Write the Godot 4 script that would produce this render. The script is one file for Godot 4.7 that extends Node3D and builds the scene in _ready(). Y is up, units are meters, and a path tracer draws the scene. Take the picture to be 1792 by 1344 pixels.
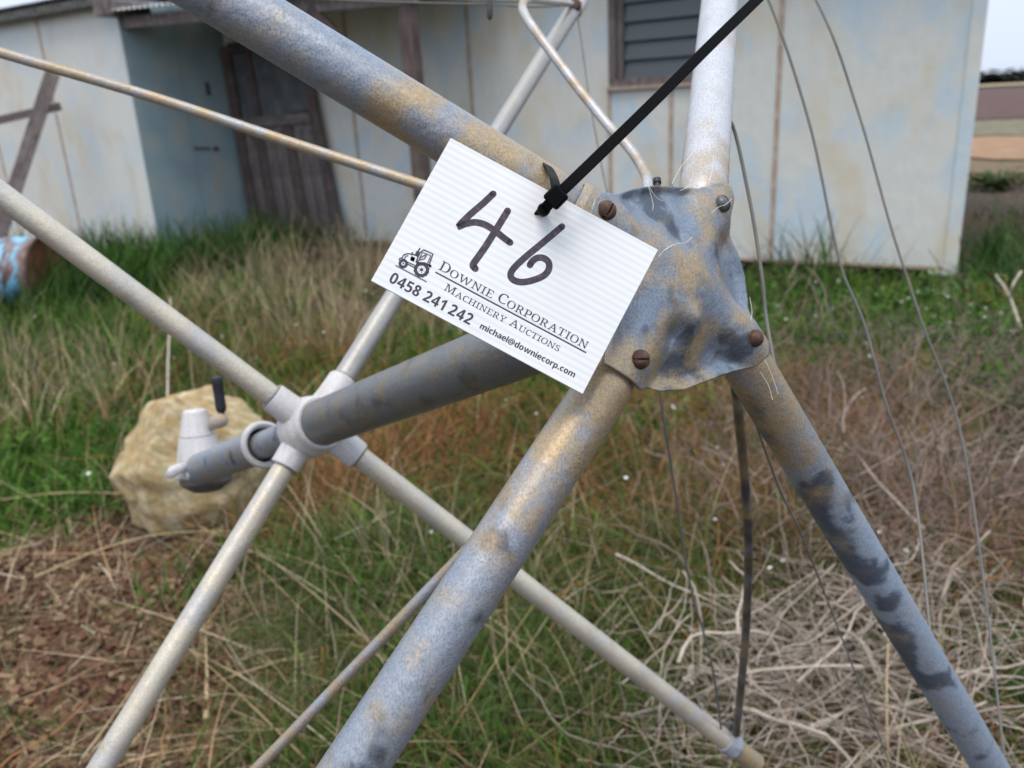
extends Node3D
# An old rotary clothes hoist lying in dry grass with an auction tag tied to it, a fibro house behind.

func _ready():
	rng.seed = 4601
	setup_axes()
	# ---- camera
	var cam := Camera3D.new()
	cam.name = "camera"
	add_child(cam)
	cam.transform = Transform3D(Basis(cam_r, cam_u, -cam_f), EYE)
	var lens := CameraAttributesPhysical.new()
	lens.frustum_focal_length = 12.0 / (672.0 / FPX)
	lens.frustum_focus_distance = 0.545
	lens.frustum_near = 0.05
	lens.frustum_far = 2000.0
	lens.exposure_aperture = lens.frustum_focal_length / 3.4
	cam.attributes = lens
	cam.current = true
	# ---- sky: even high overcast, faintly blue
	var env := Environment.new()
	env.background_mode = Environment.BG_SKY
	var sm := ProceduralSkyMaterial.new()
	sm.sky_top_color = Color(0.87, 0.93, 1.0)
	sm.sky_horizon_color = Color(0.64, 0.675, 0.735)
	sm.sky_curve = 0.55
	sm.sky_energy_multiplier = 1.0
	sm.ground_bottom_color = Color(0.30, 0.26, 0.22)
	sm.ground_horizon_color = Color(0.36, 0.32, 0.28)
	sm.sun_angle_max = 0.0
	var sky := Sky.new()
	sky.sky_material = sm
	env.sky = sky
	env.background_energy_multiplier = 1.35
	env.tonemap_mode = Environment.TONE_MAPPER_LINEAR
	env.tonemap_exposure = 1.52
	env.sdfgi_enabled = true
	env.ssao_enabled = true
	env.ssil_enabled = true
	var we := WorldEnvironment.new()
	we.name = "environment"
	we.environment = env
	add_child(we)
	# ---- the sun, spread wide by the cloud, high overhead and a little behind the viewer
	var sun := DirectionalLight3D.new()
	sun.name = "sun"
	sun.light_energy = 0.5
	sun.light_angular_distance = 35.0
	sun.light_color = Color(1.0, 0.985, 0.965)
	sun.shadow_enabled = true
	add_child(sun)
	sun.look_at_from_position(Vector3.ZERO, Vector3(0.10, -1.0, -0.30))
	# ---- the place
	make_materials()
	build_ground()
	build_house()
	build_yard()
	build_hoist()
	build_tag()
	build_vegetation()


# ---------------------------------------------------------------- camera geometry
const FPX := 1465.0          # focal length in photo pixels (photo 1792 x 1344)
const EYE := Vector3(0, 1.35, 0)
var cam_f: Vector3
var cam_r: Vector3
var cam_u: Vector3
var rng := RandomNumberGenerator.new()
var used := {}
var no_col: Callable

func setup_axes():
	var th := deg_to_rad(18.4)
	var ph := deg_to_rad(3.1)
	var u0 := Vector3(0, cos(th), -sin(th))
	cam_f = Vector3(0, -sin(th), -cos(th))
	cam_r = Vector3(1, 0, 0) * cos(ph) - u0 * sin(ph)
	cam_u = u0 * cos(ph) + Vector3(1, 0, 0) * sin(ph)

func ray(x: float, y: float) -> Vector3:
	return cam_f + cam_r * ((x - 896.0) / FPX) - cam_u * ((y - 672.0) / FPX)

func px(x: float, y: float, d: float) -> Vector3:
	return EYE + ray(x, y) * d

func gp(x: float, y: float, h := 0.0) -> Vector3:
	var v := ray(x, y)
	return EYE + v * ((h - EYE.y) / v.y)

func on_plane(x: float, y: float, o: Vector3, n: Vector3) -> Vector3:
	var v := ray(x, y)
	return EYE + v * ((o - EYE).dot(n) / v.dot(n))

# ---------------------------------------------------------------- materials
func lin(r: float, g: float, b: float) -> Color:
	return Color(r, g, b).linear_to_srgb()

func noise(freq: float, octaves := 4, sd := 1) -> FastNoiseLite:
	var n := FastNoiseLite.new()
	n.noise_type = FastNoiseLite.TYPE_SIMPLEX_SMOOTH
	n.frequency = freq
	n.fractal_octaves = octaves
	n.seed = sd
	return n

func noise_tex(freq: float, octaves: int, sd: int, stops: Array, size := 512, normal := 0.0) -> NoiseTexture2D:
	var t := NoiseTexture2D.new()
	t.width = size
	t.height = size
	t.seamless = true
	t.noise = noise(freq, octaves, sd)
	if normal > 0.0:
		t.as_normal_map = true
		t.bump_strength = normal
	else:
		var g := Gradient.new()
		var offs := PackedFloat32Array()
		var cols := PackedColorArray()
		for s in stops:
			offs.append(s[0])
			cols.append(s[1])
		g.offsets = offs
		g.colors = cols
		t.color_ramp = g
	return t

func mat(called: String, c: Color, rough := 0.8, metal := 0.0) -> StandardMaterial3D:
	var m := StandardMaterial3D.new()
	m.resource_name = called
	m.albedo_color = c
	m.roughness = rough
	m.metallic = metal
	return m

func tri(m: StandardMaterial3D, tex: Texture2D, scale: float, nrm: Texture2D = null, ns := 1.0, world := false) -> StandardMaterial3D:
	m.albedo_texture = tex
	m.uv1_triplanar = true
	m.uv1_world_triplanar = world
	m.uv1_scale = Vector3.ONE * scale
	if nrm:
		m.normal_enabled = true
		m.normal_texture = nrm
		m.normal_scale = ns
	return m

func vcol(m: StandardMaterial3D) -> StandardMaterial3D:
	m.vertex_color_use_as_albedo = true
	return m

# ---------------------------------------------------------------- nodes
func numbered(called: String) -> String:
	used[called] = used.get(called, -1) + 1
	return called if used[called] == 0 else "%s_%03d" % [called, used[called]]

func thing(called: String, label: String, category: String, at := Vector3.ZERO, group := "") -> Node3D:
	var o := Node3D.new()
	o.name = numbered(called)
	add_child(o)
	o.position = at
	o.set_meta("label", label)
	o.set_meta("category", category)
	if group:
		o.set_meta("group", group)
	return o

func part(called: String, mesh: Mesh, m: Material, parent: Node3D, at := Transform3D()) -> MeshInstance3D:
	var o := MeshInstance3D.new()
	o.name = called
	o.mesh = mesh
	if m:
		o.material_override = m
	o.transform = at
	parent.add_child(o, true)
	return o

func solo(called: String, mesh: Mesh, m: Material, label: String, category: String, at := Transform3D(), group := "", kind := "") -> MeshInstance3D:
	var o := part(numbered(called), mesh, m, self, at)
	if label:
		o.set_meta("label", label)
	if category:
		o.set_meta("category", category)
	if group:
		o.set_meta("group", group)
	if kind:
		o.set_meta("kind", kind)
	return o

# ---------------------------------------------------------------- mesh builders
func arr_mesh(v: PackedVector3Array, n: PackedVector3Array, idx: PackedInt32Array, c := PackedColorArray(), uv := PackedVector2Array()) -> ArrayMesh:
	var a := []
	a.resize(Mesh.ARRAY_MAX)
	a[Mesh.ARRAY_VERTEX] = v
	if n.size():
		a[Mesh.ARRAY_NORMAL] = n
	a[Mesh.ARRAY_INDEX] = idx
	if c.size():
		a[Mesh.ARRAY_COLOR] = c
	if uv.size():
		a[Mesh.ARRAY_TEX_UV] = uv
	var m := ArrayMesh.new()
	m.add_surface_from_arrays(Mesh.PRIMITIVE_TRIANGLES, a)
	return m

# A swept round tube. path, radii per point; colour by callable(point, t along 0..1, angle)
func tube(path: Array, radii, sides := 24, col: Callable = no_col, caps := true, off := Vector3.ZERO, squash := 1.0) -> ArrayMesh:
	var v := PackedVector3Array()
	var nn := PackedVector3Array()
	var c := PackedColorArray()
	var idx := PackedInt32Array()
	var n := path.size()
	var t0: Vector3 = (path[1] - path[0]).normalized()
	var side := t0.cross(Vector3.UP)
	if side.length() < 0.05:
		side = t0.cross(Vector3.RIGHT)
	side = side.normalized()
	for i in n:
		var p: Vector3 = path[i]
		var tg: Vector3 = (path[min(i + 1, n - 1)] - path[max(i - 1, 0)]).normalized()
		side = (side - tg * side.dot(tg)).normalized()
		var up := tg.cross(side)
		var r: float = radii if radii is float else radii[i]
		var slope := 0.0
		if not radii is float:
			var ds: float = (path[min(i + 1, n - 1)] - path[max(i - 1, 0)]).length()
			slope = (radii[min(i + 1, n - 1)] - radii[max(i - 1, 0)]) / max(ds, 1e-6)
		for k in sides:
			var a := TAU * k / sides
			var d: Vector3 = side * cos(a) + up * (sin(a) * squash)
			var q := p + d * r
			v.append(q - off)
			nn.append((d.normalized() - tg * slope).normalized())
			if col.is_valid():
				c.append(col.call(q, float(i) / (n - 1), a))
	for i in n - 1:
		for k in sides:
			var a := i * sides + k
			var b := i * sides + (k + 1) % sides
			idx.append_array([a, a + sides, b, b, a + sides, b + sides])
	if caps:
		for e in [0, n - 1]:
			var tg: Vector3 = ((path[1] - path[0]) if e == 0 else (path[n - 1] - path[n - 2])).normalized() * (-1.0 if e == 0 else 1.0)
			var base := v.size()
			v.append(path[e] - off)
			nn.append(tg)
			if col.is_valid():
				c.append(c[e * sides])
			for k in sides:
				v.append(v[e * sides + k])
				nn.append(tg)
				if col.is_valid():
					c.append(c[e * sides + k])
			for k in sides:
				var p1 := base + 1 + k
				var p2 := base + 1 + (k + 1) % sides
				idx.append_array([base, p1, p2] if e == 0 else [base, p2, p1])
	return arr_mesh(v, nn, idx, c)

func lerp_path(a: Vector3, b: Vector3, n: int) -> Array:
	var o := []
	for i in n + 1:
		o.append(a.lerp(b, float(i) / n))
	return o

# Catmull-Rom through points
func smooth_path(pts: Array, per := 8) -> Array:
	var o := []
	var n := pts.size()
	for i in n - 1:
		var p0 = pts[max(i - 1, 0)]
		var p1 = pts[i]
		var p2 = pts[i + 1]
		var p3 = pts[min(i + 2, n - 1)]
		for k in per:
			o.append(p1.cubic_interpolate(p2, p0, p3, float(k) / per))
	o.append(pts[n - 1])
	return o

# revolve profile [[along, radius], ...] on the axis from a in direction d; sharp corners by doubling
func lathe(a: Vector3, d: Vector3, prof: Array, sides := 32, off := Vector3.ZERO, col: Callable = no_col) -> ArrayMesh:
	var path := []
	var rad := []
	for i in prof.size():
		path.append(a + d * prof[i][0])
		rad.append(prof[i][1])
	var v := PackedVector3Array()
	var nn := PackedVector3Array()
	var c := PackedColorArray()
	var idx := PackedInt32Array()
	var side := d.cross(Vector3.UP)
	if side.length() < 0.05:
		side = d.cross(Vector3.RIGHT)
	side = side.normalized()
	var up := d.cross(side)
	for i in path.size() - 1:
		var base := v.size()
		var dl: float = prof[i + 1][0] - prof[i][0]
		var dr: float = prof[i + 1][1] - prof[i][1]
		var len := sqrt(dl * dl + dr * dr)
		if len < 1e-7:
			continue
		for e in 2:
			for k in sides + 1:
				var an := TAU * k / sides
				var rd := side * cos(an) + up * sin(an)
				var q: Vector3 = path[i + e] + rd * rad[i + e]
				v.append(q - off)
				nn.append((rd * dl - d * dr) / len)
				if col.is_valid():
					c.append(col.call(q, float(i + e) / path.size(), an))
		for k in sides:
			var p := base + k
			idx.append_array([p, p + sides + 1, p + 1, p + 1, p + sides + 1, p + sides + 2])
	return arr_mesh(v, nn, idx, c)

# a box with chamfered edges
func box(size: Vector3, bevel := 0.0, jitter := 0.0, sd := 0) -> ArrayMesh:
	var st := SurfaceTool.new()
	st.begin(Mesh.PRIMITIVE_TRIANGLES)
	var h := size * 0.5
	var b: float = min(bevel, min(h.x, min(h.y, h.z)) * 0.9)
	var r := RandomNumberGenerator.new()
	r.seed = sd + 17
	var pts := {}
	for x in [-1, 1]:
		for y in [-1, 1]:
			for z in [-1, 1]:
				var j := Vector3(r.randf_range(-jitter, jitter), r.randf_range(-jitter, jitter), r.randf_range(-jitter, jitter))
				pts[Vector4i(x, y, z, 0)] = Vector3(x * h.x, y * (h.y - b), z * (h.z - b)) + j
				pts[Vector4i(x, y, z, 1)] = Vector3(x * (h.x - b), y * h.y, z * (h.z - b)) + j
				pts[Vector4i(x, y, z, 2)] = Vector3(x * (h.x - b), y * (h.y - b), z * h.z) + j
	var quad := func(a, bb, c, d):
		var nrm: Vector3 = (bb - a).cross(c - a)
		var mid: Vector3 = (a + bb + c + d) * 0.25
		var o := [a, bb, c, a, c, d] if nrm.dot(mid) < 0 else [a, c, bb, a, d, c]
		for p in o:
			st.set_smooth_group(-1)
			st.add_vertex(p)
	for s in [-1, 1]:
		quad.call(pts[Vector4i(s, -1, -1, 0)], pts[Vector4i(s, 1, -1, 0)], pts[Vector4i(s, 1, 1, 0)], pts[Vector4i(s, -1, 1, 0)])
		quad.call(pts[Vector4i(-1, s, -1, 1)], pts[Vector4i(1, s, -1, 1)], pts[Vector4i(1, s, 1, 1)], pts[Vector4i(-1, s, 1, 1)])
		quad.call(pts[Vector4i(-1, -1, s, 2)], pts[Vector4i(1, -1, s, 2)], pts[Vector4i(1, 1, s, 2)], pts[Vector4i(-1, 1, s, 2)])
	if b > 0:
		for s in [-1, 1]:
			for t in [-1, 1]:
				quad.call(pts[Vector4i(s, t, -1, 0)], pts[Vector4i(s, t, 1, 0)], pts[Vector4i(s, t, 1, 1)], pts[Vector4i(s, t, -1, 1)])
				quad.call(pts[Vector4i(s, -1, t, 0)], pts[Vector4i(s, 1, t, 0)], pts[Vector4i(s, 1, t, 2)], pts[Vector4i(s, -1, t, 2)])
				quad.call(pts[Vector4i(-1, s, t, 1)], pts[Vector4i(1, s, t, 1)], pts[Vector4i(1, s, t, 2)], pts[Vector4i(-1, s, t, 2)])
		for x in [-1, 1]:
			for y in [-1, 1]:
				for z in [-1, 1]:
					var a: Vector3 = pts[Vector4i(x, y, z, 0)]
					var bb: Vector3 = pts[Vector4i(x, y, z, 1)]
					var c: Vector3 = pts[Vector4i(x, y, z, 2)]
					var nrm := (bb - a).cross(c - a)
					for p in ([a, bb, c] if nrm.dot(a + bb + c) < 0 else [a, c, bb]):
						st.set_smooth_group(-1)
						st.add_vertex(p)
	st.generate_normals()
	return st.commit()

# a timber between two points: width across, depth
func bar(a: Vector3, b: Vector3, wide: float, deep: float, facing: Vector3, bevel := 0.004) -> Array:
	var y := (b - a).normalized()
	var z := (facing - y * facing.dot(y)).normalized()
	var x := y.cross(z)
	return [box(Vector3(wide, (b - a).length(), deep), bevel), Transform3D(Basis(x, y, z), (a + b) * 0.5)]

# strap: rectangular section swept along path with given face normals
func strap(path: Array, normals: Array, wide: float, thick: float, off := Vector3.ZERO, taper := []) -> ArrayMesh:
	var st := SurfaceTool.new()
	st.begin(Mesh.PRIMITIVE_TRIANGLES)
	var n := path.size()
	var rings := []
	for i in n:
		var tg: Vector3 = (path[min(i + 1, n - 1)] - path[max(i - 1, 0)]).normalized()
		var nr: Vector3 = normals[i]
		nr = (nr - tg * nr.dot(tg)).normalized()
		var sd := tg.cross(nr)
		var wv: float = wide * (taper[i] if taper.size() else 1.0)
		var p: Vector3 = path[i] - off
		var e := thick * 0.3
		rings.append([p + sd * (wv * 0.5 - e) + nr * thick * 0.5, p + sd * wv * 0.5 + nr * (thick * 0.5 - e), p + sd * wv * 0.5 - nr * thick * 0.5, p - sd * wv * 0.5 - nr * thick * 0.5, p - sd * wv * 0.5 + nr * (thick * 0.5 - e), p - sd * (wv * 0.5 - e) + nr * thick * 0.5])
	for i in n - 1:
		for k in 6:
			var a: Vector3 = rings[i][k]
			var b: Vector3 = rings[i][(k + 1) % 6]
			var c: Vector3 = rings[i + 1][(k + 1) % 6]
			var d: Vector3 = rings[i + 1][k]
			st.set_smooth_group(k)
			for q in [a, c, b, a, d, c]:
				st.add_vertex(q)
	st.set_smooth_group(9)
	for e in [0, n - 1]:
		for k in range(1, 5):
			var o := [rings[e][0], rings[e][k], rings[e][k + 1]]
			if e != 0:
				o = [o[0], o[2], o[1]]
			for q in o:
				st.add_vertex(q)
	st.generate_normals()
	return st.commit()
# ---------------------------------------------------------------- shared materials
var M := {}
var nz_big: FastNoiseLite
var nz_mid: FastNoiseLite
var nz_fine: FastNoiseLite

func make_materials():
	nz_big = noise(28.0, 3, 5)
	nz_mid = noise(90.0, 3, 8)
	nz_fine = noise(420.0, 2, 11)
	var grain := noise_tex(0.24, 3, 21, [[0.0, Color(0.62, 0.63, 0.67)], [0.40, Color(0.84, 0.84, 0.86)], [0.6, Color(0.96, 0.95, 0.93)], [1.0, Color(1, 0.98, 0.93)]], 512)
	var grain_n := noise_tex(0.05, 3, 22, [], 512, 3.0)
	# weathered galvanised pipe, colours come from the vertex colours
	M.galv = vcol(tri(mat("weathered zinc", Color.WHITE, 0.45, 0.42), grain, 4.0, grain_n, 0.3))
	M.cast = vcol(tri(mat("dusty cast alloy", Color.WHITE, 0.6, 0.15), grain, 4.0, grain_n, 0.25))
	M.rust = tri(mat("rusted steel", Color.WHITE, 0.7, 0.1), noise_tex(0.05, 4, 31, [[0.0, lin(0.035, 0.02, 0.016)], [0.5, lin(0.075, 0.035, 0.025)], [0.75, lin(0.13, 0.06, 0.035)], [1.0, lin(0.2, 0.12, 0.07)]], 256), 14.0, grain_n, 0.5)
	M.dark_bolt = tri(mat("dull grey steel", Color.WHITE, 0.4, 0.5), noise_tex(0.05, 4, 33, [[0.0, lin(0.06, 0.06, 0.065)], [0.6, lin(0.12, 0.12, 0.13)], [1.0, lin(0.25, 0.23, 0.2)]], 256), 14.0, grain_n, 0.4)
	M.slot = M.rust
	M.wire = tri(mat("weathered line wire", Color.WHITE, 0.6, 0.2), noise_tex(0.02, 3, 35, [[0.0, lin(0.09, 0.11, 0.11)], [0.5, lin(0.15, 0.15, 0.14)], [1.0, lin(0.22, 0.16, 0.12)]], 256), 6.0)
	M.black = mat("black nylon", lin(0.004, 0.004, 0.005), 0.38)
	M.black.metallic_specular = 0.15
	M.black_rubber = mat("black rubber grip", lin(0.012, 0.012, 0.018), 0.5)
	M.web = mat("cobweb", lin(0.75, 0.73, 0.7), 0.8)
	M.card = tri(mat("white corrugated plastic", Color.WHITE, 0.45), noise_tex(0.01, 3, 41, [[0.0, lin(0.68, 0.68, 0.69)], [1.0, lin(0.74, 0.74, 0.75)]], 256), 5.0)
	M.ink = mat("print ink", lin(0.035, 0.03, 0.055), 0.6)
	M.marker = tri(mat("marker ink", Color.WHITE, 0.35), noise_tex(0.03, 2, 43, [[0.0, lin(0.02, 0.014, 0.022)], [0.6, lin(0.045, 0.028, 0.045)], [1.0, lin(0.10, 0.065, 0.10)]], 256), 25.0)
	# timber
	M.timber = tri(mat("weathered grey timber", Color.WHITE, 0.85), wood_tex(61, Color(0.30, 0.265, 0.26), Color(0.56, 0.51, 0.50)), 0.9)
	M.timber_dark = tri(mat("weathered brown timber", Color.WHITE, 0.85), wood_tex(62, Color(0.25, 0.205, 0.20), Color(0.47, 0.40, 0.385)), 0.9)
	# fibro sheet: worn cream paint over pale blue, tan stains
	M.fibro = tri(mat("worn painted fibro", Color.WHITE, 0.75), fibro_tex(71), 0.42, noise_tex(0.02, 4, 72, [], 512, 2.0), 0.3)
	M.fibro_wing = tri(mat("stained cream fibro", Color.WHITE, 0.75), fibro_tex(75, 0.50), 0.42, null)
	M.fibro_blue = tri(mat("pale blue painted fibro", Color.WHITE, 0.7), noise_tex(0.006, 4, 73, [[0.0, lin(0.27, 0.36, 0.40)], [0.5, lin(0.33, 0.43, 0.47)], [0.8, lin(0.40, 0.45, 0.44)], [1.0, lin(0.45, 0.42, 0.33)]], 512), 0.6)
	M.strip = tri(mat("rusty cover strip", Color.WHITE, 0.8), noise_tex(0.02, 3, 74, [[0.0, lin(0.34, 0.23, 0.17)], [0.6, lin(0.44, 0.33, 0.26)], [1.0, lin(0.5, 0.44, 0.38)]], 256), 2.0)
	M.blind = mat("grey holland blind", lin(0.14, 0.145, 0.15), 0.9)
	M.screen = tri(mat("dusty fly screen", Color.WHITE, 0.8), noise_tex(0.01, 4, 76, [[0.0, lin(0.07, 0.075, 0.08)], [0.7, lin(0.11, 0.115, 0.12)], [1.0, lin(0.17, 0.17, 0.17)]], 256), 1.5)
	M.louvre = mat("dusty louvre glass", lin(0.07, 0.078, 0.088), 0.4)
	M.iron = tri(mat("old corrugated iron", Color.WHITE, 0.55, 0.35), noise_tex(0.012, 4, 77, [[0.0, lin(0.30, 0.28, 0.26)], [0.6, lin(0.50, 0.49, 0.48)], [1.0, lin(0.62, 0.61, 0.6)]], 256), 1.2)
	M.old_roof = tri(mat("dull painted iron", Color.WHITE, 0.7), noise_tex(0.012, 4, 79, [[0.0, lin(0.13, 0.11, 0.115)], [0.6, lin(0.22, 0.19, 0.195)], [1.0, lin(0.32, 0.29, 0.28)]], 256), 1.2)
	M.gutter = tri(mat("grimy gutter", Color.WHITE, 0.8), noise_tex(0.03, 4, 78, [[0.0, lin(0.04, 0.045, 0.04)], [0.5, lin(0.10, 0.10, 0.09)], [1.0, lin(0.34, 0.32, 0.29)]], 256), 2.5)

func wood_tex(sd: int, a: Color, b: Color) -> ImageTexture:
	var n := noise(0.012, 4, sd)
	var n2 := noise(0.05, 3, sd + 1)
	var im := Image.create(256, 1024, false, Image.FORMAT_RGB8)
	for y in 1024:
		for x in 256:
			var g := n.get_noise_2d(x * 9.0, y * 0.22) * 0.5 + n2.get_noise_2d(x * 6.0, y * 0.12) * 0.35 + 0.5
			g = clampf(g + n.get_noise_2d(x * 0.7, y * 0.7) * 0.25, 0, 1)
			im.set_pixel(x, y, a.lerp(b, g))
	return ImageTexture.create_from_image(im)

func fibro_tex(sd: int, tan_bias := 0.42) -> ImageTexture:
	var n := noise(0.008, 5, sd)
	var n2 := noise(0.006, 5, sd + 1)
	var n3 := noise(0.05, 4, sd + 2)
	var n4 := noise(0.02, 4, sd + 3)
	var s := 640
	var im := Image.create(s, s, false, Image.FORMAT_RGB8)
	var cream := Vector3(0.64, 0.63, 0.59)
	var blue := Vector3(0.52, 0.60, 0.655)
	var tanc := Vector3(0.60, 0.49, 0.33)
	for y in s:
		for x in s:
			# vertical streaking: stretch v
			var fx := float(x)
			var fy := y * 0.55
			var wrapw := clampf((x - s + 80) / 80.0, 0, 1)
			var wraph := clampf((y - s + 80) / 80.0, 0, 1)
			var g := tileable(n, fx, fy, s, s * 0.55, wrapw, wraph)
			var h := tileable(n2, fx, fy, s, s * 0.55, wrapw, wraph)
			var k := tileable(n3, fx, fy, s, s * 0.55, wrapw, wraph)
			var q := tileable(n4, fx, fy, s, s * 0.55, wrapw, wraph)
			var c := cream.lerp(blue, smoothstep(-0.05, 0.42, g + k * 0.25) * (0.95 if tan_bias < 0.5 else 0.55))
			c = c.lerp(tanc, smoothstep(tan_bias - 0.45, tan_bias + 0.15, h + k * 0.2 + q * 0.2) * 0.6)
			c *= 1.0 + k * 0.06
			im.set_pixel(x, y, lin(c.x, c.y, c.z))
	return ImageTexture.create_from_image(im)

func tileable(n: FastNoiseLite, x: float, y: float, w: float, h: float, kx: float, ky: float) -> float:
	var a := n.get_noise_2d(x, y)
	if kx > 0.0:
		a = lerpf(a, n.get_noise_2d(x - w, y), kx)
	if ky > 0.0:
		var b := n.get_noise_2d(x, y - h)
		if kx > 0.0:
			b = lerpf(b, n.get_noise_2d(x - w, y - h), kx)
		a = lerpf(a, b, ky)
	return a

func v3c(v: Vector3) -> Color:
	return Color(v.x, v.y, v.z)

# zinc with dirt lying on it: dust 0..1 how much tan dirt, stain 0..1 dark blotches, pale lifts the zinc to whitish oxide
func pipe_col(p: Vector3, dust: float, stain: float, pale := 0.0) -> Color:
	var b := nz_big.get_noise_3dv(p)
	var m := nz_mid.get_noise_3dv(p)
	var f := nz_fine.get_noise_3dv(p)
	var zinc := Vector3(0.25, 0.30, 0.375).lerp(Vector3(0.72, 0.705, 0.72), pale)
	zinc *= 1.0 + 0.10 * m + 0.10 * f
	var d := nz_big.get_noise_3dv(p * 0.8 + Vector3(7.3, 1.1, 3.7)) + 0.22 * m + 0.1 * f
	zinc = zinc.lerp(Vector3(0.075, 0.09, 0.12), smoothstep(0.56, 0.76, stain + d * 0.6) * 0.88)
	var tan_c := Vector3(0.47, 0.35, 0.20) * (1.0 + 0.14 * f + 0.08 * m)
	tan_c = tan_c.lerp(Vector3(0.40, 0.22, 0.08), smoothstep(0.2, 0.6, m * 0.7 + f * 0.5) * 0.4)
	var k := smoothstep(0.20, 0.88, dust + 0.50 * b + 0.12 * m + 0.16 * f)
	return v3c(zinc.lerp(tan_c, k * 0.92))

# ---------------------------------------------------------------- the clothes hoist
var hub_n: Vector3
var hub_c: Vector3
const ARM_R := 0.019

func extend_to(a: Vector3, b: Vector3, t: float) -> Vector3:
	return a + (b - a) * t

# the point of an arm's surface that a photo pixel shows
func on_arm(a: Vector3, d: Vector3, x: float, y: float) -> Vector3:
	var v := ray(x, y).normalized()
	var w0 := a - EYE
	var b := d.dot(v)
	var s := (b * v.dot(w0) - d.dot(w0)) / (1.0 - b * b)
	var ax := a + d * s
	var q := EYE + v * v.dot(ax - EYE)
	var off := (q - ax).limit_length(ARM_R)
	return ax + off - v * sqrt(maxf(0.0, ARM_R * ARM_R - off.length_squared()))

func to_height(a: Vector3, b: Vector3, h: float) -> Vector3:
	return a + (b - a) * ((h - a.y) / (b.y - a.y))

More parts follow.
